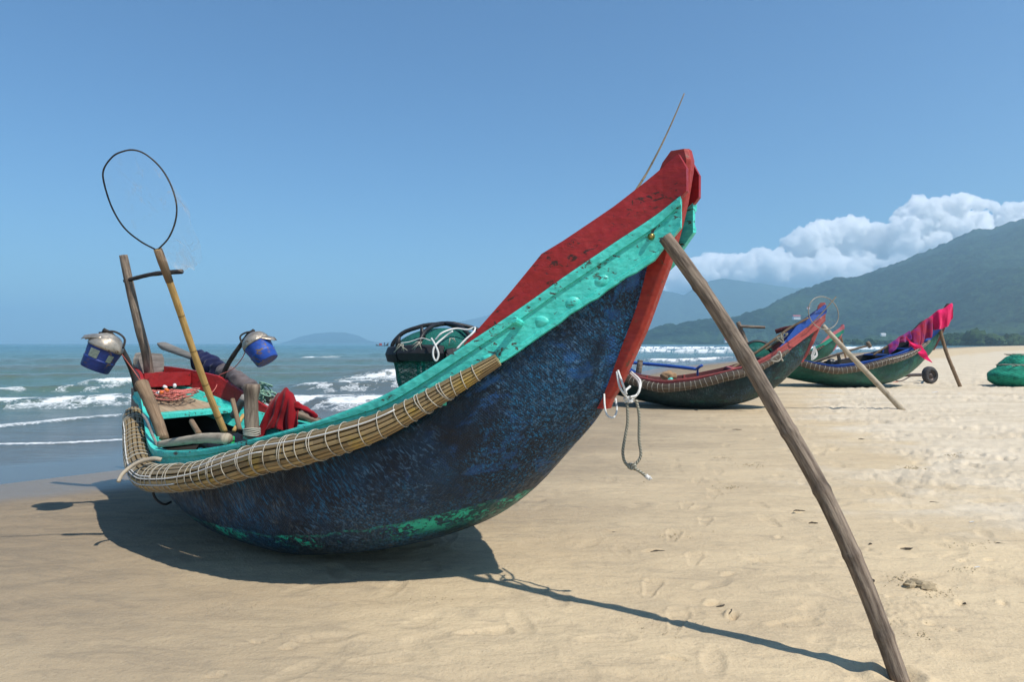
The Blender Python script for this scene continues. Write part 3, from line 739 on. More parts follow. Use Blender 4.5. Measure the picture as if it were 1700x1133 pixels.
def wrap(i0,i1,r,mat,name,label,cat,seed,rib,droop=0.):
    mb=MB();seg=shaft[i0:i1];full=[]
    for a,b in zip(seg,seg[1:]):full+= [a.lerp(b,q/4) for q in range(4)]
    full=[p-Vector((0,0,droop)) for p in full]
    n=len(full);tube(mb,full,[r*(1+.10*mnoise.noise(Vector((i*.25,seed,0))))*(.82 if i in(0,n-1) else 1) for i in range(n)],40,prof=lambda a,L:1+rib*mnoise.noise(Vector((L*16+a*.8,math.cos(a)*1.5,math.sin(a)*1.5+seed)))+rib*.5*math.sin(L*70+3*math.sin(a)))
    o=tag(mb.build(name,mat),label,cat);return o
wrap(2,12,.088,M['navy'],'navy_cloth','navy blue cloth wrapped round the oar next to its grey blade','cloth',1.,.22,.0)
wrap(11,23,.082,M['greycloth'],'striped_rag','grey and black striped rag wrapped along the oar in front of the navy cloth','rag',2.,.12,.0)
# green rope tangle on the oar
mb=MB()
for k in range(9):
    c=shaft[27]+Vector((random.uniform(-.06,.06),-.06,random.uniform(-.02,.06)))
    pts=[c+Vector((random.uniform(-.10,.10),random.uniform(-.05,.03),random.uniform(-.07,.07))) for _ in range(6)];tube(mb,smooth_path(pts,30,True),.007,6,closed=True)
for k in range(5):
    c=shaft[27]+Vector((-.01+k*.012,-.08,.0));tube(mb,smooth_path([c,c+Vector((-.02,0,-.10)),c+Vector((.015,0,-.2)),c+Vector((0,0,-.25))],16),.007,6)
tag(mb.build('rope_tangle',M['green_rope']),'tangle of faded green rope hanging on the oar between the post and the red cloth','rope')

# crimson cloth draped over the oar shaft
def drape(name,mat,label,top,w,h,seed,label_cat='cloth',folds=7,spread=1.25,thick=.006,famp=.013,shift=0.):
    """cloth hung over a line 'top' (list of points), falling in front"""
    mb=MB();n=44;m=26;rows=[]
    for i in range(n):
        e=i/(n-1);k=e*(len(top)-1);i0=min(int(k),len(top)-2);c=top[i0].lerp(top[i0+1],k-i0);row=[]
        for j in range(m):
            f=j/(m-1)
            s_=-.25+1.25*f  # part behind, rest in front
            if s_<0: y=-s_*.15;z=.0+s_*h*.5;bulge=0
            else: y=-.055*math.sin(min(1,s_*5)*PI/2)-.02*s_;z=-h*s_*(.86+.14*math.sin(e*5+seed)+.07*mnoise.noise(Vector((e*6,seed,0))))
            ff=max(0,s_);fold=math.sin(e*folds*2*PI+1.5*math.sin(e*7+seed)+ff*1.6)*famp*(.35+ff)+.007*math.sin(e*43+3*math.sin(e*9+seed)+ff*3)*(.4+ff)+.03*mnoise.noise(Vector((e*5,f*3,seed)))
            x=(e-.5)*w*(spread-1)*ff+shift*ff
            row.append(c+Vector((x+.018*math.sin(f*7+e*9)*ff,y+fold,z+.03*mnoise.noise(Vector((e*4,f*2,seed+4)))+.012*math.sin(e*folds*6))))
        rows.append(row)
    mb.grid(rows,[[(i/n,j/m) for j in range(m)] for i in range(n)])
    return tag(mb.build(name,mat,solid=thick,sub=1),label,label_cat)
drape('crimson_cloth',M['redcloth'],'crimson cloth hanging in folds over the oar behind the near gunwale',
      [P(450,668,6.0),P(456,656,5.98),P(466,648,5.95),P(478,649,5.93),P(489,661,5.92),P(498,676,5.9)],.3,.46,2.,folds=4.5,spread=1.6,shift=-.05,famp=.016)
mb=MB();pth=pix([(490,672,5.9),(502,678,5.88),(515,685,5.86),(527,693,5.85)],16);tube(mb,pth,[.03,.034,.03,.026,.024,.022,.024,.026,.024,.02,.022,.026,.026,.02,.02,.012][:len(pth)]+[.012]*max(0,len(pth)-16),16,prof=lambda a,L:1+.2*math.sin(3*a+L*30))
tag(mb.build('cloth_tail',M['redcloth']),'twisted end of crimson cloth lying forward along the oar shaft','cloth')

# pink cord heap, floats on the stern boards
mb=MB();c=W1(.40,.02,.885);rs=random.Random(5)
for k in range(15):
    a0=rs.uniform(0,6.28);rx=rs.uniform(.07,.17);ry=rs.uniform(.05,.12);cc=c+U1*rs.uniform(-.08,.08)+N1*rs.uniform(-.07,.07)+Vector((0,0,.004*k))
    pts=[cc+(-N1)*math.cos(a)*rx*(1+.25*math.sin(2*a+k))+U1*math.sin(a)*ry*(1+.2*math.cos(3*a+k))+Vector((0,0,.012*math.sin(a*2+k)+.012)) for a in np.linspace(a0,a0+6.0,12)]
    tube(mb,smooth_path(pts,44),.0048,6)
tag(mb.build('cord_heap',M['pink_cord']),'loose heap of salmon pink cord on the stern boards','rope')
for i,(px,py,d,m,lb) in enumerate([(268,652,5.72,'orange','orange net float, the left one in the pink cord'),(277,648,5.74,'orange','orange net float, the right one in the pink cord'),(290,641,5.78,'white','white net float nearest the red stern board'),(262,653,5.76,'white','small white float at the left of the pink cord'),(274,643,5.8,'white','small pale float behind the orange ones')]):
    mb=MB();r=.015
    lathe(mb,[(.004,-r*1.3),(r*.6,-r*1.15),(r*.95,-r*.5),(r,0),(r*.95,r*.5),(r*.6,r*1.15),(.004,r*1.3)],14,Matrix.Translation(P(px,py,d))@Matrix.Rotation(1.2+i,4,'Y'))
    tag(mb.build('net_float',M[m]),lb,'float','net floats on the stern boards')
# dark bag and bits under the thwart
mb=MB();c=W1(1.05,-.05,.52)
rows=[]
for i in range(14):
    ph=PI*i/13;rows.append([c+Vector((.20*math.sin(ph)*math.cos(a),.14*math.sin(ph)*math.sin(a),.10*math.cos(ph)))*(1+.35*mnoise.noise(Vector((math.cos(a)*2*math.sin(ph),math.sin(a)*2*math.sin(ph),math.cos(ph)*2)))) for a in np.linspace(0,2*PI,24,endpoint=False)])
mb.grid(rows,closeu=True,UV=[[(0,0)]*25]*14,flip=True);tag(mb.build('plastic_bag',M['bag']),'crumpled black plastic bag in the dark under the turquoise thwart','bag')

for (a,b,rr,m,lb) in (((386,664,4.9),(398,714,4.72),.017,'brownpost','brown stick leaning in the hold just left of the mooring post'),((404,690,4.9),(388,716,4.7),.014,'bamboo','short yellow stick lying in the hold beside the mooring post'),((318,700,5.0),(330,720,4.8),.02,'brownpost','stub of brown timber in the dark hold under the thwart')):
    mb=MB();tube(mb,pix([a,b],8),rr,9);tag(mb.build('loose_stick',M[m]),lb,'stick')
# trap basket with black foam float ring
tc=P(738,588,4.62);root=empty('fish_trap',tc-Vector((0,0,.3)),0,'round green net trap ringed with black foam blocks and looped with white rope','fish trap')
R=.36
mb=MB();lathe(mb,[(R*.72,-.36),(R*.80,-.30),(R*.90,-.18),(R*.93,-.05),(R*.95,.0)],48,Matrix.Translation(tc),squash=lambda p:p*(1+.05*mnoise.noise(p*7)));child(mb,'lower_netting',M['greennet'],root)
mb=MB();lathe(mb,[(R*.93*math.cos(a),.02+.155*math.sin(a)) for a in np.linspace(0,PI/2-.02,10)],48,Matrix.Translation(tc),squash=lambda p:p*(1+.03*mnoise.noise(p*8)));child(mb,'upper_netting',M['greennet'],root)
for k in range(7):
    a0=2*PI*k/7+.35;rows=[];mb=MB();da=2*PI/7*.96
    for i in range(9):
        a=a0+da*i/8;e=1-.12*(i in(0,8));tl=.012*math.sin(k*2.1);h=.055*e
        ca,sa=math.cos(a),math.sin(a)
        q=[(R*.80,-h),(R*1.06,-h*.95),(R*1.10,0),(R*1.05,h*.9),(R*.82,h)]
        rows.append([tc+Vector((r*ca,r*sa,z+tl)) for r,z in q]+[tc+Vector((q[0][0]*ca,q[0][0]*sa,q[0][1]+tl))])
    mb.grid(rows,flip=True)
    for r in (rows[0],rows[-1]): mb.add(r[:5],[[0,1,2,3,4]])
    child(mb,'foam_block',M['foam'],root,smooth=False,bevel=.008)
for (az,tl) in ((.15,0),(1.2,.02),(2.2,-.01)):
    mb=MB();pth=[tc+Vector((math.cos(az)*R*.97*math.cos(a),math.sin(az)*R*.97*math.cos(a),.04+.165*math.sin(a)+tl*0)) for a in np.linspace(0,PI,26)]
    tube(mb,wob(pth,.008,12,az),.014,8);child(mb,'rib',M['black'],root)
for k in range(6):
    a=2*PI*k/6+.2;mb=MB();tube(mb,[tc+Vector((R*.93*math.cos(a),R*.93*math.sin(a),-.02)),tc+Vector((R*.74*math.cos(a),R*.74*math.sin(a),-.36))],.012,8);child(mb,'upright',M['jade'],root)
mb=MB();tube(mb,[tc+Vector((R*.74*math.cos(a),R*.74*math.sin(a),-.36)) for a in np.linspace(0,2*PI,30,endpoint=False)],.014,8,closed=True);child(mb,'base_hoop',M['black'],root)
mb=MB();dd=4.24
tube(mb,pix([(722,566,dd),(734,553,dd),(756,546,dd+.1),(776,548,dd+.1),(788,544,dd+.1),(786,552,dd),(772,565,dd-.05),(758,580,dd-.08)],40),.0062,8)
tube(mb,pix([(716,562,dd-.03),(722,572,dd-.05),(728,588,dd-.07),(724,600,dd-.08),(719,590,dd-.07),(722,575,dd-.05),(738,560,dd),(752,550,dd)],40),.0062,8)
tube(mb,pix([(665,570,dd+.0),(680,568,dd),(700,562,dd),(715,566,dd-.02)],20),.003,6)
child(mb,'white_rope',M['white_cord'],root)
for (x,y) in ((668,572),(696,568),(752,562)):
    mb=MB()
    for k in range(5): 
        c=P(x,y,dd-.02);tube(mb,[c,c+Vector((random.uniform(-.02,.02),-.02,0)),c+Vector((random.uniform(-.05,.05),-.02,-random.uniform(.01,.06)))],.0025,5)
    child(mb,'tie',M['cord'],root)
for (x,y,a) in ((661,568,.5),(702,552,-.4)):
    mb=MB();c=P(x,y,4.35);tube(mb,wob([c+Vector((0,0,-.03)),c,c+Vector((.012*a,0,.035))],.01,30),[.02,.016,.008],8);child(mb,'knot',M['black'],root)

# ------------------------------------------------------------------ the other boats
C2=dict(hull=M['hull_green'],strake=M['pinkred'],wash=M['blue'],stem=M['pinkred'],lining=M['maroon'],fender=M['fender2'])
B2=Vector((6.42,14.0,0));h2=math.radians(-13);s2=.96
O2=B2-Vector((math.cos(h2),math.sin(h2),0))*5.0*s2;O2.z=-.015
boat2=make_boat('fishing_boat',O2,h2,'dark green boat with a blue and faded red bow, second nearest',s2,C2,False)
C3=dict(hull=M['hull_jade'],strake=M['blue'],wash=M['maroon'],stem=M['maroon'],lining=M['inside'],fender=M['fender2'])
h3=math.radians(-4);s3=1.14;B3=Vector((13.75,21.4,0));O3=B3-Vector((math.cos(h3),math.sin(h3),0))*5.0*s3;O3.z=-.015
boat3=make_boat('fishing_boat',O3,h3,'green boat with pink cloths tied over its bow, third along the beach',s3,C3,False)
C4=dict(hull=M['hull_jade'],strake=M['jade'],wash=M['pink'],stem=M['pink'],lining=M['maroon'],fender=M['fender2'])
h4=math.radians(-32);B4=Vector((16.05,33.,0));O4=B4-Vector((math.cos(h4),math.sin(h4),0))*5.0;O4.z=-.015
boat4=make_boat('fishing_boat',O4,h4,'farthest green boat with a pink bow, showing between the second and third boats',1.,C4,False)

def pole(name,pts,r0,r1,mat,label,cat,group=None,seed=3,n=30,kn=(.3,.6,.85)):
    mb=MB();pth=pix(pts,n);tube(mb,pth,knotty(len(pth),r0,r1,seed,.08,kn),10);return tag(mb.build(name,mat),label,cat,group)
GP='poles propping up the bows'
f=G(1500,681);pole('prop_pole',[(1366,541,13.85),(1400,578,13.8),(1440,620,13.85),(1500,683,f[1])],.045,.06,M['paleLog'],'straight pale pole propping the blue and red bow of the second boat','pole',GP,21)
f=G(1595,644);pole('prop_pole',[(1559,543,21.2),(1571,585,21.1),(1584,618,21.),(1596,647,f[1])],.05,.055,M['brownpost'],'slim brown pole propping the bow hung with pink cloth','pole',GP,22)
f=G(1407,603);pole('prop_pole',[(1394,550,33),(1400,578,34),(1407,606,f[1]*.85)],.05,.05,M['brownpost'],'short pole under the pink bow of the farthest boat','pole',GP,23)
# second boat gear
pole('blue_pole',[(1040,602,15.3),(1100,607,14.8),(1155,613,14.3)],.035,.035,M['blue'],'long bright blue pole laid across the second boat','pole',None,24)
mb=MB();tube(mb,pix([(1157,613,14.3),(1162,609,14.2),(1166,607,14.2)],6),.03,8);tube(mb,pix([(1158,612,14.3),(1158,624,14.4)],6),.022,8);tag(mb.build('pole_fork',M['blue']),'blue forked rest at the end of the blue pole','pole rest')
pole('wooden_post',[(1063,598,14.9),(1060,620,14.9)],.06,.065,M['log'],'stubby wooden post holding the blue pole on the second boat','post',None,25)
pole('wooden_post',[(1225,535,14.6),(1233,555,14.6),(1242,577,14.6),(1252,604,14.6)],.045,.05,M['log'],'thin leaning post with a crossbar just right of the big prop pole','post',None,26)
pole('cross_bar',[(1228,542,14.55),(1270,544,14.5)],.03,.03,M['log'],'dark crossbar fixed to the thin leaning post','bar',None,27)
pole('bamboo_pole',[(1240,596,14.0),(1275,572,13.9),(1310,546,13.85),(1342,528,13.8)],.03,.022,M['brownpost'],'bamboo pole lying up along the blue bow board','pole',None,28)
pole('bamboo_pole',[(1215,612,14.4),(1260,588,14.3),(1298,563,14.2)],.03,.03,M['cane'],'dark pole lying lower beside the green trap of the second boat','pole',None,29)
pole('wooden_stick',[(1288,551,14.2),(1303,546,14.1),(1317,543,14.0)],.05,.035,M['maroon'],'short reddish stick above the blue bow board','stick',None,30)
for (x,y) in ((1294,565),(1300,560),(1307,556)):
    mb=MB();c=P(x,y,13.6);tube(mb,smooth_path([c+Vector((random.uniform(-.08,.08),random.uniform(-.03,.03),random.uniform(-.08,.08))) for _ in range(5)],16,True),.012,6,closed=True);tag(mb.build('rope_tie',M['old_rope']),'rope tie round the bamboo pole on the blue bow board','rope','rope ties on the blue bow board')
mb=MB();tube(mb,wob(smooth_path([P(1287,592,13.35),P(1294,585,13.3),P(1296,595,13.3),P(1300,600,13.3)],16),.04,6),.016,6);tube(mb,smooth_path([P(1280,598,13.35),P(1290,590,13.3),P(1297,590,13.3),P(1292,600,13.3)],24,True),.016,6,closed=True)
tag(mb.build('fender_knot',M['cord']),'pale rope knot at the tip of the second boat fender','rope')
def trap2(c,r,label,top=.5):
    root=empty('fish_trap',c,0,label,'fish trap')
    mb=MB();lathe(mb,[(r,-.3),(r,0)]+[(r*math.cos(a),top*math.sin(a)) for a in np.linspace(.1,PI/2-.02,8)],32,Matrix.Translation(c),squash=lambda p:p*(1+.05*mnoise.noise(p*3)));child(mb,'netting',M['greennet'],root)
    mb=MB();tube(mb,[c+Vector((r*1.02*math.cos(a),0,top*1.04*math.sin(a))) for a in np.linspace(0,PI,24)],.035,8);child(mb,'rib',M['black'],root)
    mb=MB();tube(mb,[c+Vector((r*1.03*math.cos(a),r*1.03*math.sin(a),0)) for a in np.linspace(0,2*PI,32,endpoint=False)],.04,8,closed=True);child(mb,'rim_hoop',M['black'],root)
trap2(P(1257,595,14.5),.34,'green net trap in the second boat, right of the big prop pole',.34)
mb=MB();c=P(1110,625,14.6)
def blob(mb,c,rx,ry,rz,seed,amp=.3,n=18,m=26,freq=2.):
    rows=[]
    for i in range(n):
        ph=PI*(i+.001)/(n-.998)
        rows.append([c+Vector((rx*math.sin(ph)*math.cos(a),ry*math.sin(ph)*math.sin(a),rz*math.cos(ph)))*(1+amp*mnoise.noise(Vector((math.cos(a)*math.sin(ph),math.sin(a)*math.sin(ph),math.cos(ph)))*freq+Vector((seed,0,0)))) for a in np.linspace(0,2*PI,m,endpoint=False)])
    mb.grid(rows,closeu=True,UV=[[(j*2.5/m*rx*2,i*PI/n*rx) for j in range(m+1)] for i in range(n)],flip=True);return mb
blob(mb,c,.17,.14,.11,1.);tag(mb.build('net_bundle',M['tanlump']),'tan bundle lying amidships in the second boat','bundle')
mb=MB();blob(mb,P(1113,634,14.0),.07,.04,.08,3.);tag(mb.build('turquoise_rag',M['teal']),'small turquoise rag on the rim of the second boat','rag')
# hoop net on the second boat's bow
root=empty('hoop_net',P(1356,548,13.8),0,'thin hoop net hung on the tip of the second boat bow','net')
mb=MB();tube(mb,[P(1367+25*math.cos(a),520+27*math.sin(a)+4*math.cos(a),13.7+.2*math.cos(a)) for a in np.linspace(0,2*PI,48,endpoint=False)],.010,6,closed=True);child(mb,'hoop',M['hoopmetal'],root)
mb=MB();c=P(1367,520,13.7);rg=[P(1367+25*math.cos(a),520+27*math.sin(a),13.7) for a in np.linspace(0,2*PI,32,endpoint=False)]
mb.grid([rg]+[[c+(p-c)*s_+Vector((.05,.1,-.15))*(1-s_)*3 for p in rg] for s_ in (.8,.5,.05)],closeu=True,UV=[[(0,0)]*33]*4);child(mb,'netting',M['faint'],root)
mb=MB();tube(mb,pix([(1340,545,13.75),(1362,523,13.7),(1388,493,13.7)],12),.010,6);child(mb,'handle',M['cane'],root)
# third boat gear
drape('magenta_flag',M['magenta'],'bright magenta cloth tied over the very tip of the third boat bow',[P(1541,528,21.1),P(1556,517,21.),P(1568,510,21.),P(1581,504,21.)],.5,.62,5.,folds=1.3,spread=.95,thick=.012,famp=.05)
drape('patterned_cloth',M['patterned'],'red patterned cloth draped over the third boat bow board below the magenta one',[P(1507,556,20.9),P(1520,544,20.9),P(1532,534,20.9),P(1546,526,20.9)],.6,.78,6.,folds=1.7,spread=.9,thick=.012,famp=.05)
drape('purple_cloth',M['purple'],'purple patterned cloth lying along the sheer of the third boat',[P(1474,574,20.9),P(1485,565,20.9),P(1497,558,20.9),P(1510,550,20.9)],.6,.28,8.,folds=2.3,spread=1.,thick=.012,famp=.04)
mb=MB();rows=[]
for i in range(26):
    e=i/25;c=P(1507+32*e,566+22*e+4*math.sin(e*3),20.7);w=.13+.13*e
    rows.append([c+Vector((q*w*.6,-.03*math.sin(q*6+e*9),q*-w*.25+ -q*w*.8)) for q in np.linspace(-1,1,12)])
mb.grid(rows);tag(mb.build('pink_cloth',M['magenta'],solid=.01,sub=1),'twisted pink cloth hanging down and blowing out beside the third boat hull','cloth')
pole('oar_pole',[(1340,606,21.5),(1380,592,21.2),(1415,581,21.),(1442,574,20.9)],.04,.035,M['log'],'long dark oar pole raised over the third boat stern','oar',None,31)
mb=MB();tube(mb,pix([(1440,568,20.9),(1445,577,20.9)],6),[.05,.06,.06,.06,.06,.06,.05][:7],10);tag(mb.build('pole_grip',M['log']),'short crosswise grip on the raised oar pole','grip')
pole('wooden_post',[(1391,586,21.2),(1394,602,21.2),(1395,612,21.2)],.05,.05,M['log'],'short post in the third boat under the raised oar','post',None,32)
pole('wooden_stick',[(1450,590,21.),(1465,580,20.95),(1480,572,20.9)],.03,.03,M['brownpost'],'thin stick lying on the blue rail of the third boat','stick',None,33)
mb=MB();blob(mb,P(1380,603,21.2),.2,.15,.12,3.5);tag(mb.build('dark_net_heap',M['bag']),'dark heap of net amidships in the third boat','net')
mb=MB()
for k in range(3): tube(mb,smooth_path([P(1352,575,30),P(1349+k*2,585,30),P(1347,592+k*3,30),P(1355+k,590,30)],24,True),.02,6,closed=True)
tag(mb.build('white_rope',M['white_cord']),'looped white rope hanging at the bow foot of the farthest boat','rope')

# wheeled dolly beside the third boat
wx,wy=G(1541,637);root=empty('beach_dolly',(wx,wy,0),0,'two wheeled beach dolly with dusty tyres lying behind the third boat','trailer')
def wheel(c,r,w):
    mb=MB();prof=[(r*.55,-w*.42),(r*.80,-w*.5),(r*.95,-w*.42),(r,-w*.25),(r,w*.25),(r*.95,w*.42),(r*.80,w*.5),(r*.55,w*.42),(r*.55,-w*.42)]
    Mx=Matrix.Translation(c)@Matrix.Rotation(.25,4,'Z')@Matrix.Rotation(PI/2,4,'X');lathe(mb,prof,32,Mx);t=child(mb,'wheel',M['tyre'],root)
    mb=MB();lathe(mb,[(r*.56,-w*.30),(r*.50,-w*.1),(r*.28,-w*.02),(r*.16,w*.12),(.0005,w*.14)],24,Mx);lathe(mb,[(r*.56,w*.30),(r*.50,w*.14),(r*.3,w*.16),(r*.2,w*.32),(.0005,w*.34)],24,Mx)
    rr=child(mb,'rim',M['rim'],root);rr.parent=t;
    return t
wheel(Vector((wx,wy-.1,.27)),.27,.20);wheel(Vector((wx+.71,wy+1.1,.27)),.27,.20)
mb=MB();tube(mb,[Vector((wx,wy,.27)),Vector((wx+.71,wy+1.1,.27))],.035,8);child(mb,'axle',M['rim'],root)
mb=MB();tube(mb,[Vector((wx+.12,wy+.5,.27)),Vector((wx-.6,wy+.4,.26)),Vector((wx-1.7,wy+.5,.24))],.055,8);tube(mb,smooth_path([Vector((wx-.4,wy+.35,.22)),Vector((wx-.8,wy+.3,.06)),Vector((wx-1.2,wy+.35,.2))],10),.02,6);child(mb,'tow_bar',M['rim'],root)
# green net piles at the right
def netpile(px,py,w,h,d,label,seed):
    c=Vector(((px-CX)/FPX*d,d,h*.45));mb=MB()
    blob(mb,c,w,w*.85,h*.60,seed,.07,26,40,2.6);mb.v=[(x,y,max(z,.0)+.01*mnoise.noise(Vector((x*14,y*14,z*14)))) for x,y,z in mb.v]
    o=tag(mb.build('net_pile',M['pilenet'],sub=1),label,'net pile','green net piles')
    mb=MB()
    for k in range(7):
        q=[c+Vector((random.uniform(-w,w)*.6,random.uniform(-w,w)*.5,h*.56+random.uniform(-.02,.02))) for _ in range(5)]
        tube(mb,smooth_path(q,24),.012,6)
    mb.build('cord_bits',M['old_rope'],o)
netpile(1692,641,.90,.66,21.6,'nearer heap of green netting at the right edge of the beach',1.)
netpile(1700,612,.85,.95,24.5,'farther heap of green netting, behind and above the nearer one',4.)
# small bits of litter
for (px,py,m,s_,lb) in ((1487,636,'orange',.10,'curved orange scrap on the sand beside the dolly wheel'),(1553,653,'white',.09,'white scrap of litter between the dolly and the third prop pole'),(1592,655,'white',.06,'small white scrap just right of the third prop pole foot'),(1694,643,'navy',.07,'dark scrap on the sand in front of the net piles'),(1614,870,'white',.018,'tiny white shell on the smooth sand at the right, upper one'),(1623,946,'white',.016,'tiny white shell on the smooth sand at the right, lower one')):
    x,y=G(px,py);mb=MB();rows=[[Vector((x+s_*(math.cos(a)),y+s_*.5*math.sin(a)*r,.012+s_*.18*r+.1*s_*math.sin(a*2))) for a in np.linspace(.2,2.9,9)] for r in (.5,1)]
    mb.grid(rows);tag(mb.build('litter_scrap',M[m],solid=.006),lb,'litter')
# far fishing boat on the horizon
root=empty('distant_boat',(-57.,300.,0),0,'tiny fishing boat with a figure aboard, far out near the horizon','boat')
mb=MB();rows=[]
for i in range(12):
    e=i/11;x=-2.6+5.2*e;w=.9*math.sin(PI*min(max(e,.03),.97))**.5;z=.5+.9*(2*e-1)**4*(1.6 if e>.5 else .7)
    rows.append([Vector((-57+x,300-w,z)),Vector((-57+x,300-w*.5,-.2)),Vector((-57+x,300+w*.5,-.2)),Vector((-57+x,300+w,z))])
mb.grid(rows);child(mb,'hull',M['foam'],root,solid=.1)
mb=MB();mb.box((-58.4,299.6,.4),(-57.2,300.4,1.5));child(mb,'cabin',M['pinkred'],root,smooth=False,bevel=.1)
mb=MB();mb.box((-56.2,299.9,.3),(-55.9,300.2,1.6));blob(mb,Vector((-56.05,300.05,1.75)),.15,.15,.18,1.);child(mb,'figure',M['navy'],root)

# dark strips added for scour edges and a little litter on smooth sand
rq=random.Random(12)
for (px,py,l,a) in [(1212,1018,26,-60),(1196,1008,20,-30),(1326,850,24,-20),(1092,917,26,-14),(1224,714,16,2),(1600,1004,12,-35),(1448,966,18,-60),(1376,792,14,-5),(1700-40,905,20,-12),(1505,912,22,-4),(1445,905,10,-40),(1020,886,18,-14),(1570,640+120,14,4),(1480,720,16,3),(1640,790,18,-6),(1550,836,18,-10),(1350,870,16,-5),(1630,700,14,0),(1430,730,10,6)]:
    x,y=G(px,py);L=l/FPX*y;a=math.radians(a*-1);mb=MB();c=Vector((x,y,.004));d=Vector((math.cos(a),math.sin(a),0));n_=Vector((-d.y,d.x,0))
    k=rq.uniform(-.35,.35);pth=smooth_path([c-d*L*.5,c-d*L*.15+n_*L*k*.5+Vector((0,0,.003)),c+d*L*.2+n_*L*k*.3,c+d*L*.5-n_*L*k*.2],14)
    tube(mb,pth,[.0015+.0045*math.sin(PI*(i+.5)/len(pth))*rq.uniform(.7,1.2) for i in range(len(pth))],7,prof=lambda q,L_:1+.3*math.sin(q));tag(mb.build('scour_strip',M['scour_edge']),'small dark curled strip added for a scour edge on the open sand','sand mark','dark scour strips scattered on the sand')
# crab pellets: little clusters of sand balls, and one broken clod
mb=MB();rq=random.Random(31)
for (px,py,wx_,wy_,n_,rr) in [(1130,886,34,7,90,.0045),(1245,772,26,4,70,.006),(1200,762,18,3,40,.006),(1212,811,18,3,40,.006),(1490,1030,22,9,90,.004),(1530,1050,22,9,80,.004),(1495,962,20,8,40,.0045),(1560,985,26,9,50,.004),(1620,905,30,5,40,.005),(1600,945,24,8,30,.004),(1070,803,12,2,14,.005),(1512,778,24,3,60,.007),(1590,757,24,3,60,.008),(1115,1048,60,20,50,.003),(730,1000,30,10,24,.003),(380,1010,50,20,18,.003)]:
    for k in range(n_):
        u=max(-1.6,min(1.6,rq.gauss(0,.6)));v=max(-1.6,min(1.6,rq.gauss(0,.6)));x,y=G(px+u*wx_,py+v*wy_);q=rr*rq.uniform(.5,1.3);c=Vector((x,y,.002+q*.6))
        vs=[c+Vector((q*a,q*b,q*c_))*rq.uniform(.8,1.15) for a,b,c_ in ((1,0,0),(.3,.95,0),(-.8,.6,0),(-.8,-.6,0),(.3,-.95,0),(0,0,.9),(.1,0,-.8))]
        mb.add(vs,[[0,1,5],[1,2,5],[2,3,5],[3,4,5],[4,0,5],[1,0,6],[2,1,6],[3,2,6],[4,3,6],[0,4,6]])
tag(mb.build('sand_pellets',M['sandball']),'scatter of tiny crab pellets on the smooth sand',None,None,'stuff')
mb=MB();x,y=G(1535,978)
for k,(dx,dy,sx,sz) in enumerate([(0,0,.062,.030),(-.055,.02,.045,.026),(.045,.025,.035,.02),(.02,-.03,.03,.014),(-.02,.05,.05,.03)]):
    blob(mb,Vector((x+dx,y+dy,sz*.25)),sx,sx*.7,sz,k*3.1,.5,10,14,2.6)
tag(mb.build('sand_clod',M['sandclod'],smooth=False),'broken clod of damp sand to the right of the big prop pole','clod')
# ------------------------------------------------------------------ ground and sea
SH=[(-40,-40),(-12,-3),(-7.2,3.0),(-4.85,6.3),(-3.9,7.3),(-2.2,10.5),(0.2,17),(8.5,38),(19,56),(70,128),(200,300),(600,760),(2000,2000)]
DRY=[(3.9,-5),(3.7,4.0),(3.35,4.9),(3.45,5.9),(4.3,9),(5.6,12.9),(7.2,17),(13,26),(30,52),(85,120),(2000,1950)]
def sdist(X,Y,poly):
    "signed distance to polyline, positive on its left side (towards -x)"
    best=np.full(X.shape,1e9);sg=np.ones(X.shape)
    for (x0,y0),(x1,y1) in zip(poly,poly[1:]):
        dx,dy=x1-x0,y1-y0;L2=dx*dx+dy*dy;t=np.clip(((X-x0)*dx+(Y-y0)*dy)/L2,0,1)
        qx,qy=X-(x0+t*dx),Y-(y0+t*dy);d=np.hypot(qx,qy);s=np.sign(dx*(Y-y0)-dy*(X-x0));m=d<best-1e-9
        best=np.where(m,d,best);sg=np.where(m,s,sg)
    return best*sg
def polar(rows_near,cols):
    # depth rows spaced evenly in the picture, then angles dense to the front
    py=np.concatenate([np.linspace(60,1,14)*60,np.linspace(590,14,rows_near),np.geomspace(13.8,.22,110)])
    return py
def add_grid(name,mat,X,Y,Z,attrs,kind='structure',label=None,cat=None,wrap=False):
    nr,nc=X.shape;me=bpy.data.meshes.new(name)
    co=np.stack([X,Y,Z],-1).reshape(-1,3).astype(np.float32)
    i=np.arange(nr-1)[:,None]*nc;j=np.arange(nc-1)[None]
    q=np.stack([i+j,i+j+1,i+j+1+nc,i+j+nc],-1).reshape(-1,4)
    me.vertices.add(len(co));me.vertices.foreach_set('co',co.ravel())
    me.loops.add(q.size);me.loops.foreach_set('vertex_index',q.ravel().astype(np.int32))
    me.polygons.add(len(q));me.polygons.foreach_set('loop_start',(np.arange(len(q))*4).astype(np.int32))
    me.polygons.foreach_set('use_smooth',np.ones(len(q),bool))
    me.update(calc_edges=True)
    for k,a in attrs.items():
        at=me.attributes.new(k,'FLOAT','POINT');at.data.foreach_set('value',a.ravel().astype(np.float32))
    me.materials.append(mat);o=bpy.data.objects.new(name,me);COL.objects.link(o);return tag(o,label,cat,None,kind)
ang=np.radians(np.concatenate([np.linspace(-180,-48,16),np.linspace(-46,46,840),np.linspace(48,180,16)]))
rad=np.concatenate([[.02],CAMH*FPX/np.concatenate([np.linspace(3500,640,10),np.linspace(600,14,420),np.geomspace(13.7,.20,120)])])
AA,RR=np.meshgrid(ang,rad);X=RR*np.sin(AA);Y=RR*np.cos(AA)
sd=sdist(X,Y,SH);dry=-sdist(X,Y,DRY)+ (fbm(X*.9,Y*1.3,6,5,.62)-.5)*3.4
near=np.exp(-RR/60.)
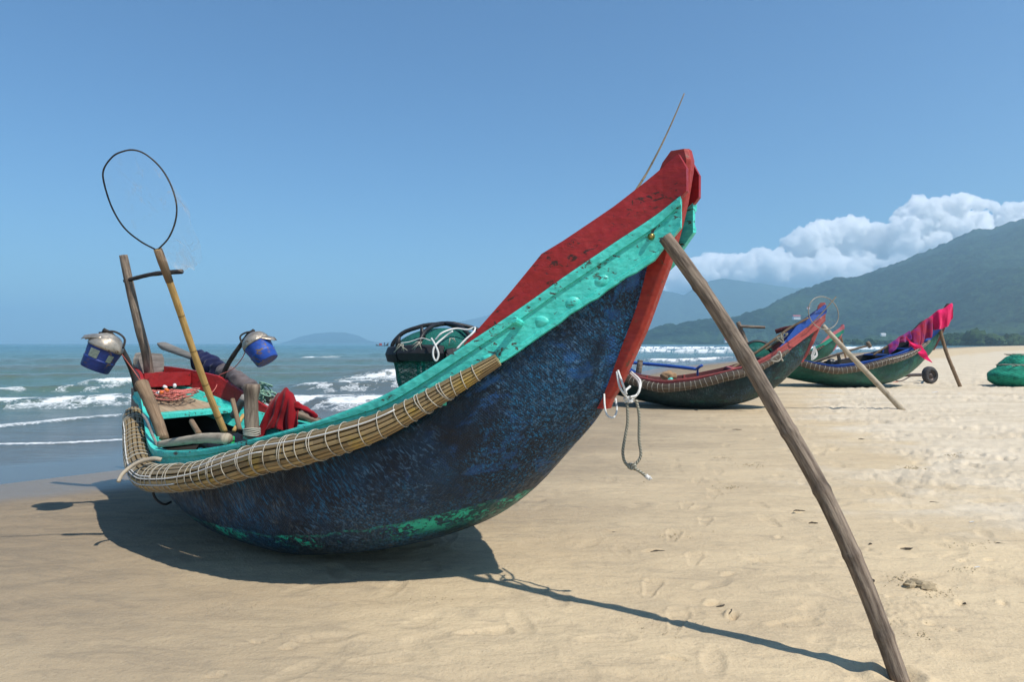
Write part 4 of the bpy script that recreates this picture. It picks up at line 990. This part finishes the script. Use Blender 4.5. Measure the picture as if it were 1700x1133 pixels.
Z=np.where(sd>-.5,-.022*(sd+.5)**1.05*(sd>-.5),0.) if False else -.020*np.clip(sd+.6,0,60)-.0
Z=np.maximum(Z,-1.2)
und=(fbm(X*.35,Y*.35,3,2)-.5)*.05*sstep(2,6,RR)*sstep(.6,-1.5,sd)
dm=sstep(-.5,.9,dry);rough=(fbm(X*6.5,Y*6.5,4,9,.6)-.5)
pit=vn(X*5.1,Y*7.1,21);pit2=vn(X*11+4,Y*16,31)
trm=.4+.75*sstep(.35,.65,fbm(X*.8,Y*1.1,3,77))
Z=Z+und+dm*trm*(rough*.05+(fbm(X*13,Y*13,3,19)-.5)*.03-sstep(.66,.92,pit)*.028-sstep(.74,.95,pit2)*.022)*sstep(0,-1,sd)*np.clip(1.3-RR/90,0.15,1)
Z+= dm*.018
ln=1-dm
# wind and swash ripples on the smooth sand
Z=Z+ln*(fbm(X*1.6,Y*5.5,4,12)-.5)*.018*sstep(0,-1.2,sd)
Z=Z+ln*(fbm(X*9,Y*14,2,14)-.5)*.006*sstep(0,-1.,sd)+ln*(fbm(X*4,Y*7,3,15)-.5)*.008*sstep(-1.5,-3.,sd)
rp=np.sin((X*.95+Y*.25+ .5*fbm(X*1.5,Y*1.5,2,3))*2*PI/.075)*.0015*sstep(.45,.7,fbm(X*.8,Y*.8,2,44))*sstep(-.6,-1.4,X)*np.exp(-((Y-3.2)/.7)**2)
Z=Z+rp
# crescent scours, footprints and scuffs: (px,py,len px,angle deg,depth)
for (px,py,l,a,dp) in [(1180,1000,26,-20,.012),(1212,1022,22,-55,.02),(1322,848,28,-22,.012),(1085,914,36,-14,.010),(1010,884,30,-16,.006),(1260,856,34,-20,.006),(1350,868,20,-5,.005),(1120,1092,40,8,.010),(1205,952,26,-25,.007),(1290,892,16,-40,.008),(1472,990,18,-60,.008),(1438,912,14,-30,.006),(1595,932,20,-20,.008),(1502,908,28,-5,.009),(1540,1036,24,-8,.008),(1580,1046,12,-70,.008),(1420,984,16,20,.007),(720,1000,14,10,.006),(480,1075,24,-5,.010),(430,1065,22,15,.007),(360,1120,30,-8,.008),(1640,930,22,-15,.008),(1660,1000,18,-50,.009),(1330,1010,20,-12,.005),(1590,1000,16,-30,.012),(1224,716,14,0,.01),(1240,812,12,0,.006)]:
    cx,cy=G(px,py);dd=cy;ha=math.radians(-a);L=l/FPX*dd;sy=dd*dd/(CAMH*FPX)  # metres per px in depth
    dx=math.cos(ha);ux=X-cx;uy=(Y-cy);
    s_=ux*dx+uy*math.sin(ha)*1.;n_=-ux*math.sin(ha)+uy*dx+.25*s_*s_/max(L,.02)
    w=.5*L;m=np.exp(-(s_/w)**4)
    Z=Z+m*1.7*dp*(np.exp(-((n_-.012)/.016)**2)*.7-np.exp(-((n_+.012)/.018)**2))
for (px,py,s_,dp) in [(1535,975,.10,.03),(1490,1035,.14,.012),(1130,886,.16,.010),(1250,770,.25,.012),(1205,765,.2,.012),(1510,1010,.2,.015),(1470,960,.1,.006)]:
    cx,cy=G(px,py);q=np.exp(-(((X-cx)/s_)**2+((Y-cy)/(s_*.8))**2)**1.5);Z=Z+q*dp*(.4+1.6*np.abs(vn(X*34,Y*34,8)-.5))
# many faint old footprints
rs=np.random.RandomState(3)
nearmask=(RR<16)
for k in range(420):
    fy=rs.uniform(2.3,14);fx=rs.uniform(-.4,.95)*fy*.85
    q=np.hypot(X-fx,Y-fy)<.35
    if not q.any():continue
    a=rs.uniform(0,PI);dx,dy=math.cos(a),math.sin(a);xs=X[q]-fx;ys=Y[q]-fy;u=xs*dx+ys*dy;v=-xs*dy+ys*dx
    e=(u/.12)**2+(v/.045)**2;dp=rs.uniform(.002,.007)*(4. if fx>3.3 else 1.3)
    Z[q]+= -dp*np.exp(-e*e)+dp*.25*np.exp(-((np.sqrt(e)-1.35)/.25)**2)
for (x0,y0,x1,y1,n_) in ((.7,3.3,2.9,9.5,13),(2.2,3.6,1.6,10.,12),(2.9,4.6,5.2,13.,15),(-.6,3.0,1.9,3.5,5)):
    hx,hy=(x1-x0),(y1-y0);hl=math.hypot(hx,hy);hx/=hl;hy/=hl
    for k in range(n_):
        e=(k+rs.uniform(-.15,.15))/n_;sd_=.09*(1 if k%2 else -1);fx=x0+(x1-x0)*e-hy*sd_;fy=y0+(y1-y0)*e+hx*sd_
        q=np.hypot(X-fx,Y-fy)<.32;xs=X[q]-fx;ys=Y[q]-fy;u=xs*hx+ys*hy;v=-xs*hy+ys*hx
        w_=.042+.012*np.tanh(u/.05);e2=(u/.125)**4+(v/w_)**4;dp=rs.uniform(.004,.009)
        Z[q]+=-dp*np.exp(-e2**2)*(1+.25*np.sign(np.abs(u)-.04))+dp*.5*np.exp(-((e2**.25-1.22)/.16)**2)*(.4+vn(X[q]*40,Y[q]*40,3))
# hollow round the pole foot and boat keel
cx,cy=G(1492,1126);q=np.hypot(X-cx,Y-cy);Z=Z-.02*np.exp(-(q/.06)**2)+.016*np.exp(-((q-.10)/.04)**2)*(.5+vn(X*18,Y*18,5))
# sand banked under the hull
ut=(X-S1.x)*U1.x+(Y-S1.y)*U1.y;uv_=(X-S1.x)*N1.x+(Y-S1.y)*N1.y
Z=Z+.012*np.exp(-((ut-2.3)/.9)**2-(uv_/.55)**2)
Z=np.where(RR>400,np.minimum(Z,0)-0.,Z)
damp=sstep(-7.6,-1.4,sd+(fbm(X*.7,Y*1.1,4,33)-.5)*2.4);wet=sstep(-1.3,-.3,sd+(fbm(X*.7,Y*1.1,4,33)-.5)*.5)
def sand_mat():
    s=NT('beach sand');o=s.co('Object');damp=s.attr('damp');dry=s.attr('dry')
    big=s.noise(s.co('Object',scale=(.5,1.6,1)),1.1,6,.6,.6);st=s.noise(s.co('Object',scale=(1.4,4.2,1)),1.6,7,.68,1.2);gr=s.noise(o,420,2,.6);mid=s.noise(o,46,4,.65)
    base=s.mix(s.rng(big,.3,.7),(.60,.465,.285),(.505,.385,.235))
    base=s.mix(s.rng(st,.48,.72,0,.42),base,(.24,.19,.135))
    dr=s.mix(s.rng(big,.35,.65),(.62,.525,.39),(.52,.43,.305))
    col=s.mix(dry,base,dr)
    col=s.mix(s.math('MULTIPLY',s.rng(mid,.55,.75,0,.4),1.),col,(.24,.19,.13))
    col=s.mix(s.math('MULTIPLY',damp,.85),col,s.mix(s.rng(st,.38,.62),(.175,.125,.078),(.10,.076,.054)));col=s.mix(s.math('MULTIPLY',s.attr('wet'),.8),col,(.13,.095,.06))
    wi=s.noise(s.co('Object',scale=(3.2,9,1),rot=(0,0,.12)),1.5,6,.72,1.6);col=s.mix(s.math('MULTIPLY',s.rng(wi,.56,.70,0,.42),s.math('SUBTRACT',1.,dry)),col,(.17,.135,.10))
    sp=s.noise(s.co('Object',loc=(5,5,0)),150,2,.5);col=s.mix(s.rng(sp,.68,.74,0,.6),col,(.06,.05,.045))
    col=s.mix(s.rng(gr,.35,.7,0,.30),col,(.62,.53,.40))
    n=s.bump(gr,.3,.003);n=s.bump(mid,.55,.012,n)
    n2=s.bump(s.noise(s.co('Object',scale=(1,1.6,1)),9,6,.65),.4,.03,n)
    return s.fin(col,s.rng(s.attr('wet'),0.,1.,.93,.30),n2,spec=s.rng(s.attr('wet'),0.,1.,.15,.5))
add_grid('beach_sand',sand_mat(),X,Y,Z,{'damp':damp,'dry':dm,'wet':wet},'structure')

# ---- sea
ang=np.radians(np.concatenate([np.linspace(-180,-50,14),np.linspace(-46,46,900),np.linspace(50,120,8)]))
rad=np.concatenate([[1.,2.,3.,4.],CAMH*FPX/np.concatenate([np.linspace(300,12,460),np.geomspace(11.8,.17,170)])])
AA,RR=np.meshgrid(ang,rad);X=RR*np.sin(AA);Y=RR*np.cos(AA);sd=sdist(X,Y,SH)
PX=CX+FPX*np.tan(np.clip(AA,-1.2,1.2))
foam=np.zeros_like(X);Zw=np.full(X.shape,-.018)
wig=(fbm(X*.55,Y*.55,4,51)-.5)
fine=fbm(X*2.6,Y*1.6,5,61,.6)
# crest lines: list of ground points given left to right, half widths in metres, height, strength, breakup
def crest(pts,hgt,wf,wb,str_,brk,w0=.0,endfade=1.5,foamy=True,jig=.5):
    global foam,Zw
    gp=np.array([G(*p) for p in pts]);sx=gp[:,0];sy=gp[:,1]
    # along coordinate = angle, so lines may run away from the viewer
    th=np.arctan2(gp[:,0],gp[:,1]);o=np.argsort(th);Rc=np.hypot(gp[:,0],gp[:,1])
    rc=np.interp(AA,th[o],Rc[o])+wig*jig;d=RR-rc       # >0 behind crest
    ed=np.minimum((AA-th.min()),(th.max()-AA))*rc
    m=sstep(-endfade*.3,endfade,ed+wig*endfade)
    z=hgt*m*np.where(d<0,np.exp(-(d/wf)**2),np.exp(-(d/wb)**2));Zw=Zw+z
    if foamy:
        b=sstep(brk-.12,brk+.12,fine)
        f=m*str_*np.where(d<0,np.exp(-np.abs(d/(wf*1.15+w0))**3),np.exp(-(d/(wb*.22+.03))**2))*(.25+.75*b)
        foam=np.maximum(foam,f)
# thin swash lines
crest([(-300,742),(0,735),(100,733),(200,728),(320,716),(420,700),(520,690)],.010,.10,.25,1.,.28,0,1,True,.22)
crest([(-300,733),(0,722),(60,704),(40,703)],.0,.08,.2,.5,.5,0,.5,True,.3)
crest([(-300,715),(0,707),(60,702),(130,694),(240,687),(340,680),(430,673),(560,668),(650,664)],.03,.22,.5,.9,.36,0,1,True,.5)
# main shore break
crest([(-400,676),(0,672),(120,670),(240,664),(350,660),(430,668),(560,672),(650,668),(800,660)],.17,.95,1.5,1.0,.42,.5,2,True,1.0)
crest([(-400,656),(0,656),(60,652),(240,648),(330,652),(420,655)],.20,1.0,1.6,.8,.50,.2,2.,True,1.2)
crest([(95,644),(150,641),(240,637),(330,640)],.24,.9,2.0,1.0,.42,.2,1.,True,1.)
crest([(440,650),(540,648),(640,642),(760,638)],.25,1.2,2.0,1.0,.46,.6,3,True,1.2)
crest([(520,638),(600,633),(700,630),(820,628)],.28,1.3,2.5,1.1,.46,.5,3,True,1.)
crest([(470,598),(520,597),(560,596),(600,596)],.34,1.3,4,1.5,.22,1.0,5.,True,2.5)
crest([(615,588),(640,588),(700,588),(760,589)],.5,2.4,5,1.4,.2,2.0,6,True,3)
crest([(1030,586),(1080,585),(1140,586),(1215,586),(1240,585)],.6,4.0,6,1.05,.40,4,3,True,6)
crest([(1010,579.5),(1100,579.5),(1180,579.5),(1230,580),(1430,580),(1500,580.5)],.6,8,8,1.2,.36,9,3,True,12)
crest([(1050,598),(1120,600),(1180,597),(1220,594)],.2,2,3,1.1,.40,1.5,2,True,1.4)
crest([(1000,610),(1080,606),(1130,604)],.1,1.,2,.9,.45,.6,2,True,1.)
# unbroken swells
for (y0,y1,h,w) in ((632,628,.26,2.2),(618,617,.34,3.6),(604,604,.42,6),(593,594,.42,9),(586,586,.5,14),(581,581,.5,22),(578,578,.6,35)):
    crest([(-600,y0),(0,y0),(400,(y0+y1)/2),(900,y1)],h,w*.7,w,0,.5,0,3,False,w*.6)
deep=sstep(2,14,sd)
Zw=np.where(sd<1.5,Zw*sstep(-.3,1.5,sd)-.018*(1-sstep(-.3,1.5,sd)),Zw)
Zw=Zw+deep*((fbm(X*.9,Y*2.2,4,71,.6)-.5)*.09*np.clip(1.2-RR/260,.1,1))+deep*(fbm(X*.08,Y*.35,3,75)-.5)*.25*sstep(20,60,RR)
foam=foam*sstep(-.2,.8,sd)
foam=np.maximum(foam,.52*sstep(.50,.62,fbm(X*1.1,Y*2.4,5,81,.6))*sstep(1.5,4,sd)*sstep(17,9,RR)*sstep(7.5,9,RR))
Zw=np.where(sd<-.9,-.5,Zw)
def sea_mat():
    s=NT('sea water');o=s.co('Object');fo=s.attr('foam');dp=s.attr('deep');hh=s.attr('hgt')
    cd=s.mix(dp,(.10,.10,.085),(.085,.15,.105));cd=s.mix(s.attr('far'),cd,(.035,.115,.125))
    cd=s.mix(s.math('MULTIPLY',s.rng(hh,.04,.28),s.rng(s.attr('far'),0.,.3,.55,0.)),cd,(.13,.105,.05))
    f1=s.noise(s.co('Object',scale=(1,1.8,1)),9,6,.72,.8);f2=s.noise(s.co('Object',scale=(1,1.5,1)),2.6,5,.65,.6)
    v=s.vor(s.co('Object',scale=(1,1.7,1)),5.5,'DISTANCE_TO_EDGE')
    lace=s.rng(v,.02,.13,1,0)
    ff=s.rng(s.math('ADD',s.math('ADD',fo,s.math('MULTIPLY',f1,1.0)),s.math('MULTIPLY',f2,.7)),1.42,1.95)
    ff=s.math('MAXIMUM',ff,s.math('MULTIPLY',lace,s.rng(s.math('ADD',fo,s.math('MULTIPLY',f2,.3)),.50,.72,0,.7)))
    n=s.bump(s.noise(s.co('Object',scale=(.9,2.4,1)),5,6,.62,.3),.55,.05)
    n=s.bump(s.noise(s.co('Object',scale=(.25,.7,1)),2,4,.6,.3),s.rng(s.attr('far'),0,1,.0,.0) if False else .35,.35,n)
    flat=s.attr('film');nm=s.n('ShaderNodeMix',data_type='VECTOR');s.l(flat,nm.inputs[0]);s.l(n,nm.inputs[4])
    g=s.n('ShaderNodeNewGeometry').outputs['Normal'];s.l(g,nm.inputs[5])
    col=s.mix(ff,cd,(.80,.82,.82))
    s.fin(col,s.rng(ff,0,1,.16,.8),nm.outputs[1],spec=.5);s.b.inputs['IOR'].default_value=1.33
    return s.m
film=sstep(2.6,1.0,sd)
add_grid('sea',sea_mat(),X,Y,Zw,{'foam':foam,'deep':deep,'hgt':Zw,'far':sstep(25,160,RR),'film':film},'structure')

# ------------------------------------------------------------------ hills
def hill_mat(name,a,b,c,sc1,bump):
    s=NT(name);o=s.co('Object');n1=s.noise(o,sc1,6,.62,.3);n2=s.noise(o,sc1*9,5,.7);n3=s.noise(s.co('Object',loc=(900,0,0)),sc1*.45,4,.6)
    n4=s.noise(o,sc1*26,4,.7);col=s.mix(s.rng(n2,.38,.62),a,b);col=s.mix(s.rng(n4,.40,.60,0,.75),col,tuple(q*.45 for q in a));col=s.mix(s.rng(n1,.5,.66,0,.7),col,c);col=s.mix(s.rng(n3,.5,.65,0,.5),col,tuple(q*.55 for q in a))
    low=s.attr('low');col=s.mix(s.math('MULTIPLY',low,s.rng(n1,.45,.60)),col,(.035,.068,.032))
    return s.fin(col,.95,s.bump(n2,.8,bump),spec=.05)
def ridge(name,sky,dr,db,mat,label,nx,ny,ampl,seed,cell):
    "terrain whose crest follows sky=[(px,py)] at distance dr(px), falling to the shore at db(px)"
    px=np.linspace(sky[0][0],sky[-1][0],nx);xs=[a for a,b in sky];ys=[b for a,b in sky]
    yy=np.interp(px,xs,ys);Dr=np.interp(px,*zip(*dr));Db=np.interp(px,*zip(*db))
    e=np.linspace(0,1.25,ny)[:,None];D=Db+(Dr-Db)*e;Xg=(px[None]-CX)/FPX*D;Yg=D
    Hr=(HY-yy)/FPX*Dr
    prof=np.where(e<=1,np.power(np.clip(e,0,1),1.08),1-(e-1)*1.5)
    n=fbm(Xg/cell,Yg/cell,5,seed,.52)-.5;rid=1-2*np.abs(fbm(Xg/(cell*1.7)+5,Yg/(cell*3.)+2,4,seed+9)-.5)
    env=np.sin(np.clip(e,0,1)*PI)**.7
    Zg=Hr[None]*prof+env*(n*ampl*1.2+(rid-.75)*ampl*1.8)+(vn(Xg/11.,Yg/11.,seed+3)+.6*vn(Xg/5.,Yg/5.,seed+4)-.8)*min(7,ampl*.12)*np.clip(Hr[None]/40,.1,1)
    Zg=np.where(e<.02,-3.,Zg)
    low=sstep(.30,.05,Zg/np.maximum(Hr.max(),1.))
    return add_grid(name,mat,Xg,Yg,Zg,{'low':low},'structure')
hm1=hill_mat('forested slope',(.004,.017,.010),(.026,.056,.024),(.034,.066,.028),.0035,14.)
hm2=hill_mat('far forested range',(.025,.05,.025),(.04,.07,.03),(.05,.08,.03),.0012,20.)
ridge('green_mountain',[(1060,574),(1078,570),(1092,562),(1108,554),(1130,549),(1160,545),(1200,541),(1235,530),(1265,515),(1290,500),(1325,489),(1360,478),(1385,469),(1420,461),(1460,446),(1500,431),(1540,414),(1575,400),(1610,383),(1628,379),(1645,380),(1665,372),(1700,362),(1800,345),(2000,340),(2500,360),(3200,400)],
      [(1060,1500),(1300,1700),(1700,1900),(3200,1900)],[(1060,1300),(1250,1050),(1450,800),(1700,650),(3200,500)],hm1,'',760,320,55,7,330.)
ridge('far_range',[(960,571),(1000,545),(1040,512),(1075,490),(1095,482),(1112,484),(1135,491),(1165,470),(1200,462),(1260,470),(1320,478),(1400,474),(1500,478),(1700,480),(2100,490)],
      [(960,4100),(2100,4100)],[(960,3400),(2100,3400)],hm2,'',300,60,120,17,900.)
ridge('coast_range',[(560,571.3),(640,569),(668,562),(700,549),(730,541),(765,533),(800,526),(850,510),(900,500),(960,520),(1010,530),(1040,545),(1070,571)],
      [(560,6400),(1070,6400)],[(560,5700),(1070,5700)],hm2,'',220,40,90,27,1200.)
ridge('island',[(462,571.2),(480,566),(495,560),(520,554),(548,551.5),(575,552),(595,557),(612,565),(630,570),(645,571.2)],
      [(462,6100),(645,6100)],[(462,5600),(645,5600)],hm2,'',160,30,40,37,700.)
# woodland behind the beach: one mass of crowns
def leafmat():
    s=NT('coastal trees');o=s.co('Object');n=s.noise(o,.35,5,.7);n2=s.noise(o,.03,3,.6)
    col=s.mix(s.rng(n,.35,.65),(.010,.028,.010),(.026,.058,.018));col=s.mix(s.rng(n2,.5,.65,0,.6),col,(.05,.085,.03));return s.fin(col,.9,s.bump(n,.8,1.),spec=.1)
mb=MB();rs=random.Random(9)
for k in range(520):
    px=rs.uniform(1380,2300) if k%5 else rs.uniform(1250,1450);d=rs.uniform(430,760)+ (140 if px<1500 else 0)+ (200 if px<1420 else 0);h=rs.uniform(3,9)*(1 if px>1550 else .6)
    if px<1560 and rs.random()<.3:continue
    x=(px-CX)/FPX*d
    blob(mb,Vector((x,d,h*.5)),h*rs.uniform(.6,1.1),h*.7,h*rs.uniform(.5,.75),rs.uniform(0,99),.55,9,12,3.)
tag(mb.build('woodland',leafmat(),smooth=False),'strip of dark green woodland behind the beach at the foot of the mountain','woodland',None,'stuff')
# scrub line at back of beach
# tiny houses at the foot of the mountain
for (px,py,d,w,m,lb) in ((1208,566,1010,9,'pinkred','small red roofed house at the shore beneath the mountain, left of the prop pole'),(1322,527,1200,12,'pinkred','red roofed building part way up the green slope'),(1342,512,1250,5,'orange','tiny orange tower on the slope above the second boat bow'),(1620,556,640,7,'white','pale roofed house among trees, right of the third prop pole'),(1466,556,760,5,'white','pale roofed house on the slope between the second and third boat bows')):
    c=P(px,py,d);root=empty('house',c,0,lb,'house');z0=-w*.35;mb=MB();mb.box((c.x-w*.5,c.y-w*.3,c.z+z0),(c.x+w*.5,c.y+w*.3,c.z+w*.12));child(mb,'wall',M['white'],root,smooth=False)
    mb=MB();a=w*.56;b=w*.36;zt_=c.z+w*.12;mb.add([Vector(p) for p in [(c.x-a,c.y-b,zt_),(c.x+a,c.y-b,zt_),(c.x+a,c.y+b,zt_),(c.x-a,c.y+b,zt_),(c.x-a,c.y,zt_+w*.2),(c.x+a,c.y,zt_+w*.2)]],[[0,1,5,4],[2,3,4,5],[0,4,3],[1,2,5],[3,2,1,0]]);child(mb,'roof',M[m],root,smooth=False)

# ------------------------------------------------------------------ haze, sky, sun, camera
def haze(dens):
    m=bpy.data.materials.new('haze air');m.use_nodes=True;t=m.node_tree;t.nodes.clear();o=t.nodes.new('ShaderNodeOutputMaterial');v=t.nodes.new('ShaderNodeVolumePrincipled')
    v.inputs['Color'].default_value=(.52,.80,1.,1);v.inputs['Density'].default_value=dens;v.inputs['Anisotropy'].default_value=.2
    t.links.new(v.outputs[0],o.inputs['Volume'])
    mb=MB();mb.box((-9000,-1500,-3.2),(9000,8600,430));ob=mb.build('haze',m,smooth=False);tag(ob,'pale blue sea haze in the air','haze',None,'stuff')
haze(2.9e-4)
SUNV=Vector((.57,-.43,1.)).normalized()
w=bpy.data.worlds.new('World');sc.world=w;w.use_nodes=True;nt=w.node_tree;nt.nodes.clear()
wo=nt.nodes.new('ShaderNodeOutputWorld');bg=nt.nodes.new('ShaderNodeBackground');sk=nt.nodes.new('ShaderNodeTexSky');sk.sky_type='NISHITA';sk.sun_disc=False
sk.sun_elevation=math.asin(SUNV.z);sk.sun_rotation=math.atan2(SUNV.x,SUNV.y);sk.air_density=1.2;sk.dust_density=.2;sk.ozone_density=1.8;sk.altitude=0
bg.inputs[1].default_value=.08;wb=nt.nodes.new('ShaderNodeMix');wb.data_type='RGBA';wb.blend_type='MULTIPLY';wb.inputs[0].default_value=1.;wb.inputs[7].default_value=(.56,.85,1.12,1);nt.links.new(sk.outputs[0],wb.inputs[6]);nt.links.new(wb.outputs[2],bg.inputs[0]);nt.links.new(bg.outputs[0],wo.inputs[0])
sun=bpy.data.lights.new('sun','SUN');sun.energy=4.2;sun.angle=math.radians(.6);sun.color=(1,.95,.87);so=bpy.data.objects.new('sun',sun);COL.objects.link(so)
so.rotation_euler=SUNV.to_track_quat('Z','Y').to_euler();so.location=(0,0,50)
# ---- cumulus bank: puffs heaped over the range, outside the haze
def cloud_vol():
    m=bpy.data.materials.new('cloud vapour');m.use_nodes=True;t=m.node_tree;t.nodes.clear();o=t.nodes.new('ShaderNodeOutputMaterial');v=t.nodes.new('ShaderNodeVolumeScatter')
    v.inputs['Color'].default_value=(1,1,1,1);v.inputs['Density'].default_value=.02;v.inputs['Anisotropy'].default_value=.0
    t.links.new(v.outputs[0],o.inputs['Volume']);return m
def cloud_mat():
    s=NT('cloud');d=s.n('ShaderNodeBsdfDiffuse');d.inputs[0].default_value=(.92,.93,.95,1);t=s.n('ShaderNodeBsdfTranslucent');t.inputs[0].default_value=(.9,.92,.96,1)
    a=s.n('ShaderNodeAddShader');mx=s.n('ShaderNodeMixShader');mx.inputs[0].default_value=.3;s.l(d.outputs[0],mx.inputs[1]);s.l(t.outputs[0],mx.inputs[2]);s.l(mx.outputs[0],s.out.inputs['Surface']);return s.m
def clouds():
    import bmesh
    bm=bmesh.new();bmesh.ops.create_icosphere(bm,subdivisions=4,radius=1.);bv_=np.array([v.co[:] for v in bm.verts]);bf=np.array([[v.index for v in f.verts] for f in bm.faces]);bm.free()
    rs=np.random.RandomState(4);top=[(1040,470),(1120,452),(1145,432),(1180,424),(1215,424),(1250,412),(1290,408),(1325,385),(1365,368),(1395,362),(1430,368),(1470,372),(1490,350),(1520,336),(1560,326),(1600,321),(1640,330),(1680,336),(1720,328),(1800,320),(2000,330)]
    xs=[a for a,b in top];ys=[b for a,b in top];D=9600.;V=[];F=[];n=0
    def puff(px,py,r,d):
        nonlocal n
        c=np.array([(px-CX)/FPX*d,d,CAMH-(py-HY)/FPX*d]);R=r/FPX*d
        v=bv_.copy();s0=rs.uniform(0,50,3)
        disp=np.array([mnoise.fractal(Vector(p*1.9+s0),.62,2.2,6) for p in v])
        v=v*(1+.42*disp[:,None]);v=v*np.array([1.1,1.0,.92])*R+c
        V.append(v);F.append(bf+n);n+=len(v)
    for k in range(150):
        px=rs.uniform(1050,1900);t_=np.interp(px,xs,ys);r=rs.uniform(9,26) if k%3 else rs.uniform(22,36)
        base=478 if px<1400 else 470
        u=rs.uniform(0,1)**1.3;py=t_+r*.8+u*max(0,base-t_-r*1.4)
        puff(px,py,r,D+rs.uniform(-250,250)+u*-200)
    for k in range(110):
        px=rs.uniform(1060,1800);t_=np.interp(px,xs,ys);r=rs.uniform(5,11);puff(px,t_+r*.75+rs.uniform(0,6),r,D-100+rs.uniform(-250,250))
    co=np.concatenate(V);f=np.concatenate(F)
    me=bpy.data.meshes.new('clouds');me.vertices.add(len(co));me.vertices.foreach_set('co',co.astype(np.float32).ravel());me.loops.add(f.size);me.loops.foreach_set('vertex_index',f.ravel().astype(np.int32))
    me.polygons.add(len(f));me.polygons.foreach_set('loop_start',(np.arange(len(f))*3).astype(np.int32));me.polygons.foreach_set('use_smooth',np.ones(len(f),bool));me.update(calc_edges=True)
    me.materials.append(cloud_vol());o=bpy.data.objects.new('clouds',me);COL.objects.link(o);rm=o.modifiers.new('r','REMESH');rm.mode='VOXEL';rm.voxel_size=13.;tag(o,'bank of white cumulus cloud heaped over the mountains','cloud',None,'stuff')
clouds()
cam=bpy.data.cameras.new('camera');cam.sensor_width=36;cam.lens=36*FPX/1700;cam.shift_y=(HY-566.5)/1700;cam.clip_end=40000;cam.clip_start=.05
co=bpy.data.objects.new('camera',cam);COL.objects.link(co);co.location=(0,0,CAMH);co.rotation_euler=(PI/2,0,0);sc.camera=co
vs=sc.view_settings;vs.view_transform='Standard';vs.look='None';vs.exposure=.42;vs.gamma=1
c=sc.cycles;c.max_bounces=24;c.diffuse_bounces=3;c.glossy_bounces=3;c.transmission_bounces=3;c.transparent_max_bounces=12;c.volume_bounces=24;c.use_denoising=True
